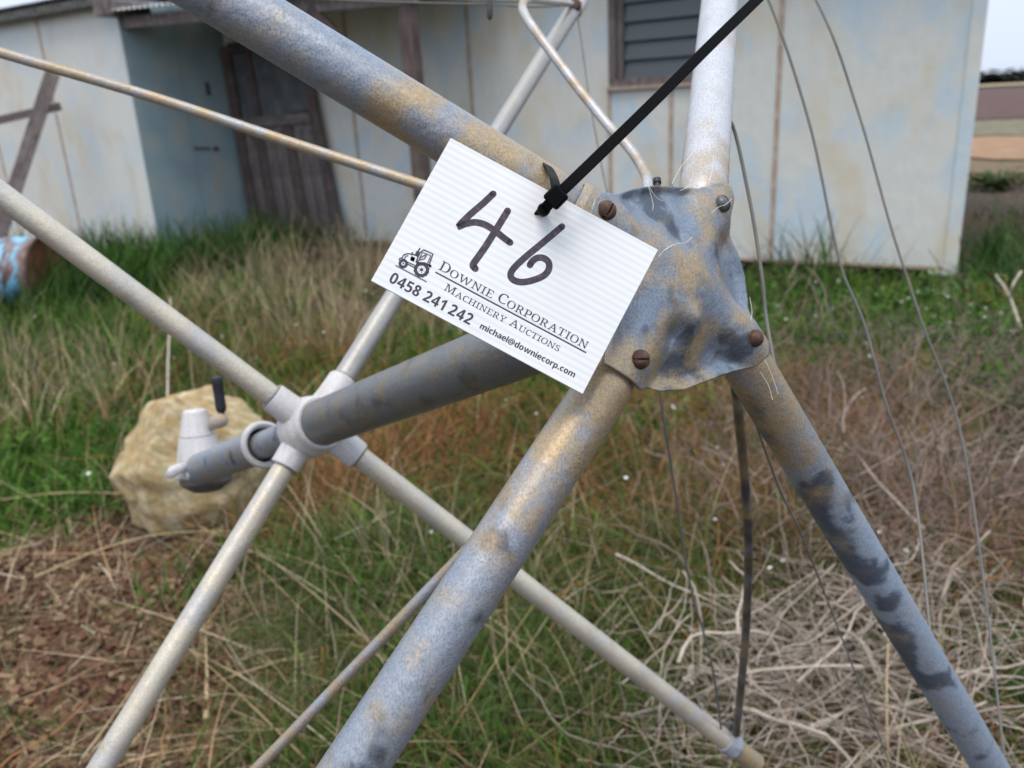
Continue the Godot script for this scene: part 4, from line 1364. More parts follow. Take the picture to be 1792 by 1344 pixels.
func build_yard():
	# ---- limestone rock
	var rock_at := (gp(225, 800) + gp(455, 800)) * 0.5
	rock_at = Vector3(-1.25, 0, -2.92)
	var im := noise(2.2, 4, 51)
	var im2 := noise(9.0, 3, 52)
	var v := PackedVector3Array()
	var c := PackedColorArray()
	var idx := PackedInt32Array()
	var n := PackedVector3Array()
	var nu := 96
	var nv := 56
	for j in nv + 1:
		for i in nu:
			var th := PI * j / nv
			var ph := TAU * i / nu
			var d := Vector3(sin(th) * cos(ph), cos(th), sin(th) * sin(ph))
			var q := d
			# blocky: push towards a rounded box cut by a few planes
			var rr := 1.0 / pow(pow(absf(d.x), 3.2) + pow(absf(d.y), 3.2) + pow(absf(d.z), 3.2), 1.0 / 3.2)
			for pl in [[Vector3(0.72, 0.66, 0.18), 0.84], [Vector3(-0.66, 0.72, 0.2), 0.74], [Vector3(0.2, 0.45, 0.87), 0.86], [Vector3(0.85, -0.35, 0.4), 0.86], [Vector3(-0.9, 0.1, 0.4), 0.86]]:
				var k: float = d.dot(pl[0].normalized())
				if k > 0.05:
					rr = minf(rr, pl[1] / k)
			rr *= 1.0 + im.get_noise_3dv(d) * 0.11 + im2.get_noise_3dv(d) * 0.012
			q = Vector3(d.x * 0.265, d.y * 0.235, d.z * 0.16) * rr
			v.append(q)
			var g := im.get_noise_3dv(d * 1.7 + Vector3(4, 0, 0))
			var g2 := im2.get_noise_3dv(d * 1.3)
			var col := Vector3(0.42, 0.31, 0.165).lerp(Vector3(0.55, 0.455, 0.31), smoothstep(-0.1, 0.4, g + g2 * 0.5))
			col = col.lerp(Vector3(0.40, 0.24, 0.09), smoothstep(0.15, 0.45, im.get_noise_3dv(d * 1.2 + Vector3(0, 9, 0))) * 0.6)
			col = col.lerp(Vector3(0.22, 0.20, 0.08), smoothstep(0.2, 0.5, im2.get_noise_3dv(d * 0.5 + Vector3(2, 2, 7)) + 0.1) * 0.5)
			c.append(v3c(col * (0.98 + 0.14 * g2)))
	for j in nv:
		for i in nu:
			var a := j * nu + i
			var b := j * nu + (i + 1) % nu
			idx.append_array([a, b, a + nu, b, b + nu, a + nu])
	n.resize(v.size())
	for t in range(0, idx.size(), 3):
		var f := (v[idx[t + 2]] - v[idx[t]]).cross(v[idx[t + 1]] - v[idx[t]])
		for q in 3:
			n[idx[t + q]] += f
	for q in n.size():
		n[q] = n[q].normalized() if n[q].length() > 0 else v[q].normalized()
	var rm := vcol(tri(mat("limestone", Color.WHITE, 0.92), noise_tex(0.06, 4, 53, [[0.0, Color(0.82, 0.8, 0.77)], [0.5, Color(0.93, 0.93, 0.91)], [1.0, Color(1, 1, 1)]], 256), 3.0, noise_tex(0.05, 4, 54, [], 256, 4.0), 0.35))
	solo("rock", arr_mesh(v, n, idx, c), rm, "big tan limestone rock lying in the grass behind the winding gear", "rock", Transform3D(Basis(Vector3(0, 0, 1), 0.22) * Basis(Vector3.UP, 0.25), px(336, 808, 2.92)))
	# ---- rusty blue drum lying on its side
	var da := gp(70, 512)
	var dir := Vector3(-0.88, 0.0, -0.12).normalized()
	var de := gp(86, 472, 0.27)
	var drum_at := Vector3(de.x, 0, de.z)
	var dr := thing("drum", "rusty steel drum with flaking sky blue paint lying on its side", "drum", drum_at)
	var cp := Vector3(0, 0.27, 0)
	var pn := noise(5.0, 4, 55)
	var pn2 := noise(22.0, 3, 56)
	var drum_col := func(p: Vector3, _t: float, _a: float) -> Color:
		var g := pn.get_noise_3dv(p) + 0.4 * pn2.get_noise_3dv(p)
		var blue := Vector3(0.20, 0.50, 0.74)
		var rust := Vector3(0.12, 0.05, 0.035).lerp(Vector3(0.22, 0.17, 0.16), smoothstep(-0.2, 0.3, pn2.get_noise_3dv(p * 0.7)))
		var edge := smoothstep(0.12, 0.05, (p - cp).dot(dir) + 0.08 * pn.get_noise_3dv(p))
		return v3c(blue.lerp(rust, maxf(smoothstep(0.06, 0.2, g), edge)))
	var dm := vcol(mat("flaking blue paint", Color.WHITE, 0.6))
	var prof := []
	for i in 41:
		var l := 0.84 * i / 40.0
		var rad := 0.27
		for rib in [0.28, 0.56]:
			rad += 0.009 * exp(-pow((l - rib) / 0.016, 2.0))
		prof.append([l, rad])
	prof.push_front([0.0, 0.277])
	prof.append([0.84, 0.277])
	var shell := part("shell", lathe(cp, dir, prof, 48, Vector3.ZERO, drum_col), dm, dr)
	part("rim", lathe(cp - dir * 0.008, dir, [[0.03, 0.262], [0.0, 0.265], [-0.004, 0.275], [0.006, 0.283], [0.016, 0.279]], 48), M.rust, dr)
	var rustin := tri(mat("raw rust", Color.WHITE, 0.85), noise_tex(0.02, 4, 57, [[0.0, lin(0.09, 0.035, 0.02)], [0.5, lin(0.17, 0.065, 0.03)], [1.0, lin(0.30, 0.16, 0.10)]], 256), 1.5)
	part("end_plate", lathe(cp + dir * 0.03, dir, [[0.02, 0.0], [0.0, 0.2], [-0.004, 0.262]], 48), rustin, dr)
	# ---- broken timber frame by the wing
	var tf := thing("timber_frame", "leaning broken timber frame of a post and a rail by the wing wall", "timber frame", Vector3(gp(-27, 498).x, 0, gp(-27, 498).z))
	var o := tf.position
	var b1 := bar(gp(-30, 500) - o, px(92, 128, 7.95) - o, 0.125, 0.05, Vector3(0.4, 0, 1), 0.004)
	part("post", b1[0], M.timber, tf, b1[1])
	var b2 := bar(px(-330, 285, 8.35) - o, px(105, 186, 8.16) - o, 0.075, 0.045, Vector3(0.4, 0, 1), 0.004)
	part("rail", b2[0], M.timber, tf, b2[1])
	var b3 := bar(gp(-300, 520) - o, px(-240, 170, 8.45) - o, 0.10, 0.05, Vector3(0.4, 0, 1), 0.004)
	part("post", b3[0], M.timber, tf, b3[1])

# ---------------------------------------------------------------- vegetation
# a tuft of flat bent blades
func tuft(count: int, hmin: float, hmax: float, spread: float, wide: float, lean: float, droop: float, sd: int, segs := 4) -> ArrayMesh:
	var r := RandomNumberGenerator.new()
	r.seed = sd
	var v := PackedVector3Array()
	var n := PackedVector3Array()
	var c := PackedColorArray()
	var idx := PackedInt32Array()
	for b in count:
		var az := r.randf() * TAU
		var d := Vector3(cos(az), 0, sin(az))
		var root := Vector3(r.randfn(0, spread), -0.01, r.randfn(0, spread))
		var hh := r.randf_range(hmin, hmax)
		var ln := absf(r.randfn(0, lean)) if lean < 1.2 else lean + r.randfn(0, 0.1)
		var dr := droop * r.randf_range(0.4, 1.4)
		var w := wide * r.randf_range(0.6, 1.3)
		var side := Vector3(-d.z, 0, d.x).rotated(Vector3.UP, r.randf_range(-0.9, 0.9))
		var wig := r.randf_range(-0.12, 0.12)
		var shade := r.randf_range(0.65, 1.25)
		var warm := r.randf_range(-0.12, 0.12)
		var p := root
		var base := v.size()
		for s in segs + 1:
			var t := float(s) / segs
			var ang := ln + dr * t * t
			var step := Vector3(d.x * sin(ang), cos(ang), d.z * sin(ang)) * (hh / segs)
			if s > 0:
				p += step + side * wig * (hh / segs) * sin(t * 5.0)
			p.y = maxf(p.y, -0.01)
			var ww := w * (1.0 - t * 0.85)
			var nr := side.cross(step).normalized()
			for q in [-0.5, 0.5]:
				v.append(p + side * ww * q)
				n.append(nr)
				c.append(Color(shade * (1.0 + warm), shade, shade * (1.0 - warm)))
		for s in segs:
			var a := base + s * 2
			idx.append_array([a, a + 2, a + 1, a + 1, a + 2, a + 3])
	return arr_mesh(v, n, idx, c)

# a cloud of thin wiry twigs, three-sided
func brush(count: int, size: float, rad: float, sd: int, flat := 0.5) -> ArrayMesh:
	var r := RandomNumberGenerator.new()
	r.seed = sd
	var v := PackedVector3Array()
	var n := PackedVector3Array()
	var c := PackedColorArray()
	var idx := PackedInt32Array()
	for b in count:
		var p := Vector3(r.randfn(0, size * 0.5), absf(r.randfn(0, size * flat * 0.45)), r.randfn(0, size * 0.5))
		var d := Vector3(r.randfn(0, 1), r.randfn(0.25, 0.55), r.randfn(0, 1)).normalized()
		var len := size * r.randf_range(0.25, 0.9)
		var segs := 5
		var base := v.size()
		var shade := r.randf_range(0.6, 1.25)
		var rr := rad * r.randf_range(0.5, 1.5)
		for s in segs + 1:
			if s > 0:
				d = (d + Vector3(r.randfn(0, 0.28), r.randfn(0, 0.24), r.randfn(0, 0.28))).normalized()
				p += d * len / segs
				if p.y < 0.003:
					p.y = 0.003
					d.y = absf(d.y) * 0.5
			var sd1 := d.cross(Vector3(0.3, 1, 0.2)).normalized()
			var up := d.cross(sd1)
			for k in 3:
				var a := TAU * k / 3
				var o := sd1 * cos(a) + up * sin(a)
				v.append(p + o * rr * (1.0 - 0.5 * s / segs))
				n.append(o)
				c.append(Color(shade, shade, shade))
		for s in segs:
			for k in 3:
				var a := base + s * 3 + k
				var b2 := base + s * 3 + (k + 1) % 3
				idx.append_array([a, a + 3, b2, b2, a + 3, b2 + 3])
	return arr_mesh(v, n, idx, c)

# broad-leaved weed: a rosette of small pointed leaves on short stalks
func leafy(count: int, size: float, sd: int) -> ArrayMesh:
	var r := RandomNumberGenerator.new()
	r.seed = sd
	var v := PackedVector3Array()
	var n := PackedVector3Array()
	var c := PackedColorArray()
	var idx := PackedInt32Array()
	for b in count:
		var az := r.randf() * TAU
		var d := Vector3(cos(az), r.randf_range(0.0, 0.7), sin(az)).normalized()
		var side := d.cross(Vector3.UP).normalized()
		var up := side.cross(d)
		var p := Vector3(r.randfn(0, size), absf(r.randfn(0.5, 0.4)) * size, r.randfn(0, size))
		var l := size * r.randf_range(0.45, 0.9)
		var w := l * r.randf_range(0.35, 0.55)
		var shade := r.randf_range(0.6, 1.3)
		var base := v.size()
		var pts := [p, p + d * l * 0.3 + side * w * 0.5 + up * l * 0.06, p + d * l * 0.7 + side * w * 0.38, p + d * l - up * l * 0.12, p + d * l * 0.7 - side * w * 0.38, p + d * l * 0.3 - side * w * 0.5 + up * l * 0.06]
		for q in pts:
			v.append(q)
			n.append((up + (q - p) * 2.0).normalized())
			c.append(Color(shade, shade, shade))
		for k in range(1, 5):
			idx.append_array([base, base + k + 1, base + k])
	return arr_mesh(v, n, idx, c)

func chip_mesh(sd: int) -> ArrayMesh:
	var r := RandomNumberGenerator.new()
	r.seed = sd
	var st := SurfaceTool.new()
	st.begin(Mesh.PRIMITIVE_TRIANGLES)
	for k in 14:
		var b := box(Vector3(r.randf_range(0.008, 0.03), r.randf_range(0.004, 0.012), r.randf_range(0.006, 0.016)), 0.0008, 0.001, sd * 31 + k)
		st.append_from(b, 0, Transform3D(Basis.from_euler(Vector3(r.randfn(0, 0.5), r.randf() * TAU, r.randfn(0, 0.5))), Vector3(r.randfn(0, 0.05), r.randf_range(0.0, 0.010), r.randfn(0, 0.05))))
	return st.commit()

func zones(list: Array) -> Array:
	var o := []
	for z in list:
		var p := gp(z[0], z[1])
		o.append([Vector2(p.x, p.z), z[2], z[3]])
	return o

func density(z: Array, p: Vector2, floor_v: float) -> float:
	var s := floor_v
	for q in z:
		s += q[2] * exp(-p.distance_squared_to(q[0]) / (q[1] * q[1]))
	return s

var rock_xz := Vector2(-1.17, -2.72)
func free_spot(p: Vector3) -> bool:
	var l := house_b.inverse() * (p - HOUSE_AT)
	var out := -l.z
	if l.x > -0.1 and l.x < 7.0 and out < 0.06:
		return false
	if l.x >= 6.9 and out < 1.26:
		return false
	if (Vector2(p.x, p.z) - rock_xz).length() < 0.27:
		return false
	if (Vector2(p.x, p.z) - Vector2(-4.8, -7.45)).length() < 0.33:
		return false
	return true

var scatter_i := 0
func scatter(called: String, meshes: Array, m: Material, tries: int, zone: Array, floor_v: float, r0: float, r1: float, scale0: float, scale1: float, cols: Array, label: String, category: String, grow := 0.35, tilt := 0.15) -> void:
	var r := RandomNumberGenerator.new()
	scatter_i += 1
	r.seed = 900 + scatter_i
	var xf := []
	var cc := []
	for k in meshes.size():
		xf.append([])
		cc.append([])
	for i in tries:
		var rad := r0 * pow(r1 / r0, r.randf())
		var a := deg_to_rad(r.randf_range(-48, 48))
		var p := Vector3(sin(a) * rad, 0, -cos(a) * rad)
		var pick := r.randf()
		var tk := r.randi() % meshes.size()
		var yaw := r.randf() * TAU
		var sc := r.randf_range(scale0, scale1)
		var t1 := r.randfn(0, tilt)
		var t2 := r.randfn(0, tilt)
		var cmix := r.randf()
		var ci := r.randi() % cols.size()
		var bright := r.randf_range(0.8, 1.2)
		if pick > density(zone, Vector2(p.x, p.z), floor_v) or not free_spot(p):
			continue
		p.y = ground_y(p.x, p.z)
		sc *= 1.0 + grow * clampf((rad - 2.0) / 6.0, 0, 1.2)
		xf[tk].append(Transform3D(Basis.from_euler(Vector3(t1, yaw, t2)).scaled(Vector3.ONE * sc), p))
		var c0: Color = cols[ci]
		var c1: Color = cols[(ci + 1) % cols.size()]
		cc[tk].append(c0.lerp(c1, cmix) * bright)
	# one object: the first mesh carries the label, the others are its parts
	var root: MultiMeshInstance3D = null
	for k in meshes.size():
		if xf[k].is_empty():
			continue
		var mm := MultiMesh.new()
		mm.transform_format = MultiMesh.TRANSFORM_3D
		mm.use_colors = true
		mm.mesh = meshes[k]
		mm.instance_count = xf[k].size()
		for i in xf[k].size():
			mm.set_instance_transform(i, xf[k][i])
			mm.set_instance_color(i, cc[k][i])
		var o := MultiMeshInstance3D.new()
		o.multimesh = mm
		o.material_override = m
		o.set_meta("kind", "stuff")
		if root == null:
			root = o
			o.name = numbered(called)
			o.set_meta("label", label)
			o.set_meta("category", category)
			add_child(o)
		else:
			o.name = called + "_clump"
			root.add_child(o, true)

func leaf_mat(called: String, rough := 0.7, back := Color(0, 0, 0)) -> StandardMaterial3D:
	var m := vcol(mat(called, Color.WHITE, rough))
	m.cull_mode = BaseMaterial3D.CULL_DISABLED
	m.metallic_specular = 0.2
	if back != Color(0, 0, 0):
		m.backlight_enabled = true
		m.backlight = back
	return m

func build_vegetation():
	var gm := leaf_mat("green grass blade", 0.6)
	var sm := leaf_mat("dry straw", 0.75)
	var wm := leaf_mat("dead wiry stem", 0.85)
	var G := [Color(0.065, 0.152, 0.020), Color(0.036, 0.101, 0.016), Color(0.104, 0.185, 0.026), Color(0.071, 0.110, 0.026)]
	var GD := [Color(0.042, 0.098, 0.018), Color(0.070, 0.140, 0.021), Color(0.039, 0.084, 0.028)]
	var GO := [Color(0.078, 0.102, 0.030), Color(0.042, 0.075, 0.024), Color(0.168, 0.132, 0.060), Color(0.060, 0.084, 0.021)]
	var S := [Color(0.451, 0.347, 0.209), Color(0.355, 0.258, 0.153), Color(0.516, 0.428, 0.290), Color(0.290, 0.194, 0.113)]
	var O := [Color(0.319, 0.149, 0.059), Color(0.230, 0.101, 0.041), Color(0.361, 0.202, 0.097)]
	var P := [Color(0.317, 0.241, 0.198), Color(0.202, 0.144, 0.119), Color(0.396, 0.324, 0.274), Color(0.173, 0.112, 0.086)]
	# --- short green grass everywhere, thick in the green patches
	var t_short := [tuft(20, 0.05, 0.13, 0.045, 0.0065, 0.6, 0.8, 1), tuft(18, 0.06, 0.17, 0.05, 0.0055, 0.8, 0.9, 2), tuft(22, 0.04, 0.10, 0.055, 0.0075, 0.6, 0.7, 3)]
	var z_green := zones([[120, 850, 0.40, 0.9], [30, 800, 0.5, 0.9], [220, 540, 1.0, 0.9], [330, 640, 0.5, 0.8], [60, 640, 0.8, 0.5], [1150, 760, 0.45, 0.7], [1450, 560, 1.0, 1.0], [1650, 560, 1.0, 1.0], [1600, 620, 0.6, 0.9], [960, 1100, 0.35, 0.5], [900, 1260, 0.28, 0.6], [560, 1280, 0.16, 0.9], [1080, 1000, 0.4, 0.45], [820, 1000, 0.35, 0.5], [1250, 1000, 0.4, 0.4], [1740, 1150, 0.3, 0.9], [50, 1090, 0.14, 0.8], [290, 1050, 0.14, 0.9], [700, 620, 0.8, 0.5], [640, 1000, 0.3, 0.6], [900, 700, 0.5, 0.9], [1400, 640, 0.5, 0.4], [90, 1030, 0.36, -0.75], [180, 1120, 0.3, -0.75], [400, 1190, 0.30, -0.75], [300, 1290, 0.25, -0.7], [1420, 1230, 0.35, -0.6], [1560, 800, 0.4, 0.3], [1500, 900, 0.3, 0.5]])
	scatter("green_grass", t_short, gm, 17000, z_green, 0.17, 1.15, 10.5, 0.8, 1.6, G, "short green grass among the dead stalks", "grass", 0.7)
	# --- long lodged olive grass in the middle
	var t_long := [tuft(16, 0.18, 0.34, 0.03, 0.0046, 1.25, 0.35, 5, 6), tuft(14, 0.15, 0.30, 0.03, 0.0042, 0.9, 1.0, 6, 6), tuft(12, 0.22, 0.36, 0.04, 0.0042, 1.3, 0.2, 7, 6)]
	var z_olive := zones([[1050, 950, 0.5, 0.8], [950, 1150, 0.4, 0.8], [1250, 950, 0.5, 0.7], [820, 1120, 0.3, 0.8], [720, 980, 0.35, 0.7], [450, 620, 0.6, 0.6], [330, 580, 0.5, 0.6], [1150, 820, 0.5, 0.6], [1350, 1050, 0.4, 0.6], [660, 1150, 0.3, 0.6], [900, 1260, 0.3, 0.7]])
	scatter("lodged_grass", t_long, gm, 8500, z_olive, 0.04, 1.2, 7.0, 0.8, 1.2, GO, "long olive grass lying flattened under the hoist", "grass", 0.3)
	# --- green clumps along the house
	var t_dark := [tuft(60, 0.24, 0.50, 0.09, 0.012, 0.40, 0.6, 9, 4), tuft(54, 0.20, 0.42, 0.10, 0.013, 0.45, 0.7, 10, 4)]
	var z_dark := zones([[60, 492, 0.6, 0.8], [150, 490, 0.5, 0.9], [240, 486, 0.5, 1.0], [320, 480, 0.5, 1.0], [400, 466, 0.5, 0.9], [480, 448, 0.5, 0.8], [560, 440, 0.4, 0.5], [150, 530, 0.4, 0.6], [1340, 470, 0.3, 0.25], [1420, 490, 0.3, 0.12], [1720, 480, 0.6, 0.3]])
	scatter("dark_grass_clumps", t_dark, gm, 4600, z_dark, 0.0, 4.5, 11.5, 0.7, 1.45, GD, "dark green grass clumps growing along the foot of the house", "grass", 0.0)
	# --- leafy weeds right of the hoist
	var z_leaf := zones([[1430, 570, 0.7, 0.9], [1560, 560, 0.8, 0.9], [1700, 600, 0.6, 0.9], [1620, 520, 0.8, 0.7], [1750, 680, 0.35, 0.6], [1120, 740, 0.35, 0.6], [30, 830, 0.25, 0.3]])
	scatter("leafy_weeds", [leafy(40, 0.05, 11), leafy(34, 0.06, 12)], gm, 6500, z_leaf, 0.0, 1.3, 9.0, 0.7, 1.3, [Color(0.066, 0.139, 0.030), Color(0.106, 0.192, 0.034), Color(0.079, 0.132, 0.066)], "low broad-leaved green weeds in the grass", "weeds", 0.3)
	# --- dry straw stalks
	var t_straw := [tuft(9, 0.22, 0.46, 0.03, 0.0055, 0.55, 0.8, 14, 6), tuft(8, 0.25, 0.55, 0.03, 0.005, 0.40, 0.6, 15, 6), tuft(10, 0.15, 0.38, 0.05, 0.005, 0.8, 0.5, 16, 5)]
	var z_straw := zones([[520, 500, 0.8, 0.9], [620, 480, 0.8, 0.9], [430, 540, 0.6, 0.5], [620, 600, 0.6, 0.8], [40, 620, 0.5, 0.35], [130, 660, 0.5, 0.45], [200, 700, 0.4, 0.3], [220, 530, 0.7, -0.15], [60, 740, 0.4, 0.5], [700, 560, 0.5, 0.5]])
	scatter("dry_straw", t_straw, sm, 6000, z_straw, 0.012, 1.2, 9.0, 0.7, 1.2, S, "tan dry straw stalks standing and bending in the grass", "dry grass", 0.25)
	# --- flattened straw litter
	var t_litter := [tuft(12, 0.10, 0.30, 0.10, 0.0052, 1.5, 0.06, 18, 4), tuft(10, 0.08, 0.22, 0.09, 0.006, 1.52, 0.05, 19, 4)]
	scatter("straw_litter", t_litter, sm, 5500, zones([[100, 1000, 0.5, 0.12], [350, 1100, 0.4, 0.2], [450, 1250, 0.3, 0.15], [800, 1200, 0.3, 0.8], [1000, 1250, 0.3, 0.9], [900, 1050, 0.35, 0.6], [1100, 1100, 0.35, 0.6], [100, 920, 0.4, 0.8], [1350, 880, 0.5, 0.4], [250, 960, 0.3, 0.7], [90, 1060, 0.35, -0.3], [400, 1190, 0.3, -0.3]]), 0.16, 1.15, 7.0, 0.8, 1.6, S, "flattened straw litter lying on the soil", "straw", 0.2, 0.06)
	# --- pale dead stems lying through the grass
	var t_stem := [tuft(5, 0.25, 0.50, 0.06, 0.0060, 1.38, 0.12, 41, 7), tuft(4, 0.2, 0.42, 0.06, 0.0066, 1.30, 0.2, 42, 7), tuft(6, 0.12, 0.3, 0.08, 0.0056, 1.0, 0.5, 43, 6)]
	scatter("dead_stems", t_stem, sm, 3400, zones([[950, 1000, 0.5, 0.35], [850, 1150, 0.4, 0.35], [1000, 1250, 0.35, 0.4], [1200, 900, 0.5, 0.35], [1450, 850, 0.5, 0.4], [1600, 900, 0.5, 0.4], [250, 930, 0.4, 0.5], [60, 930, 0.3, 0.4], [640, 900, 0.3, 0.3], [100, 1080, 0.35, -0.1]]), 0.07, 1.15, 7.0, 0.8, 1.3, [Color(0.437, 0.351, 0.242), Color(0.359, 0.257, 0.172), Color(0.484, 0.421, 0.328), Color(0.328, 0.211, 0.117)], "pale dead stems lying through the flattened grass", "dead stems", 0.2, 0.08)
	# --- rusty orange dead grass
	var t_orange := [tuft(24, 0.10, 0.24, 0.05, 0.0038, 0.9, 0.7, 21, 5), brush(32, 0.24, 0.0018, 22, 0.5), tuft(20, 0.12, 0.28, 0.05, 0.0036, 1.25, 0.2, 23, 5)]
	scatter("orange_dead_grass", t_orange, wm, 6500, zones([[740, 790, 0.35, 1.0], [800, 740, 0.4, 0.8], [660, 750, 0.35, 0.7], [1250, 740, 0.6, 1.0], [1380, 720, 0.5, 1.0], [1330, 880, 0.45, 0.9], [1200, 860, 0.35, 0.5], [1480, 950, 0.4, 0.7], [520, 900, 0.25, 0.4], [100, 1080, 0.4, -0.1], [560, 640, 0.5, 0.5]]), 0.03, 1.2, 7.0, 0.8, 1.3, O, "rusty orange dead grass matted between the green", "dead grass", 0.25)
	# --- grey pink wiry dead weeds
	var t_wire := [brush(48, 0.34, 0.0018, 25, 0.6), brush(40, 0.30, 0.0023, 26, 0.7), brush(54, 0.40, 0.0017, 27, 0.5)]
	scatter("wiry_dead_weeds", t_wire, wm, 2300, zones([[1480, 720, 0.45, 0.8], [1600, 720, 0.6, 1.0], [1720, 740, 0.6, 1.0], [1560, 840, 0.45, 0.9], [1700, 880, 0.45, 0.9], [1640, 980, 0.35, 0.7], [620, 470, 0.6, 0.9], [690, 440, 0.5, 0.9], [520, 450, 0.5, 0.7], [1745, 420, 1.6, 1.0], [1770, 360, 2.0, 1.0], [130, 640, 0.4, 0.3], [1500, 1010, 0.3, 0.3]]), 0.0, 1.3, 13.0, 0.7, 1.2, P, "grey pink wiry dead weeds in a tangled mat", "dead weeds", 0.2)
	# --- mulch and chips on the bare soil
	var cm := leaf_mat("bark and soil crumbs", 0.95)
	scatter("soil_crumbs", [chip_mesh(1), chip_mesh(2), chip_mesh(3)], cm, 9000, zones([[80, 1050, 0.7, 1.0], [200, 1150, 0.5, 1.0], [400, 1220, 0.5, 1.0], [780, 1320, 0.3, 0.7]]), 0.08, 1.1, 4.5, 0.7, 1.5, [Color(0.104, 0.048, 0.032), Color(0.152, 0.080, 0.052), Color(0.072, 0.036, 0.026), Color(0.264, 0.184, 0.112)], "red soil crumbs and bark chips on the bare ground", "soil", 0.1, 0.1)
	# --- tiny white flowers
	var fl := SphereMesh.new()
	fl.radius = 0.007
	fl.height = 0.007
	fl.radial_segments = 10
	fl.rings = 5
	var fmesh := SurfaceTool.new()
	fmesh.begin(Mesh.PRIMITIVE_TRIANGLES)
	fmesh.append_from(fl, 0, Transform3D(Basis(), Vector3(0, 0.15, 0)))
	scatter("white_flowers", [fmesh.commit()], leaf_mat("white petal", 0.7), 900, zones([[1600, 600, 1.0, 0.8], [1450, 520, 1.0, 0.6], [330, 660, 0.6, 0.4], [1100, 800, 0.4, 0.5], [1350, 1000, 0.5, 0.3]]), 0.02, 1.6, 8.0, 0.7, 1.2, [Color(0.75, 0.75, 0.72), Color(0.7, 0.68, 0.66)], "tiny white flower heads in the grass", "flowers", 0.1)
	build_twigs()
	build_far_plants()

func twig_tube(st_v: Array, pts: Array, r: float, shade: float):
	st_v.append([pts, r, shade])

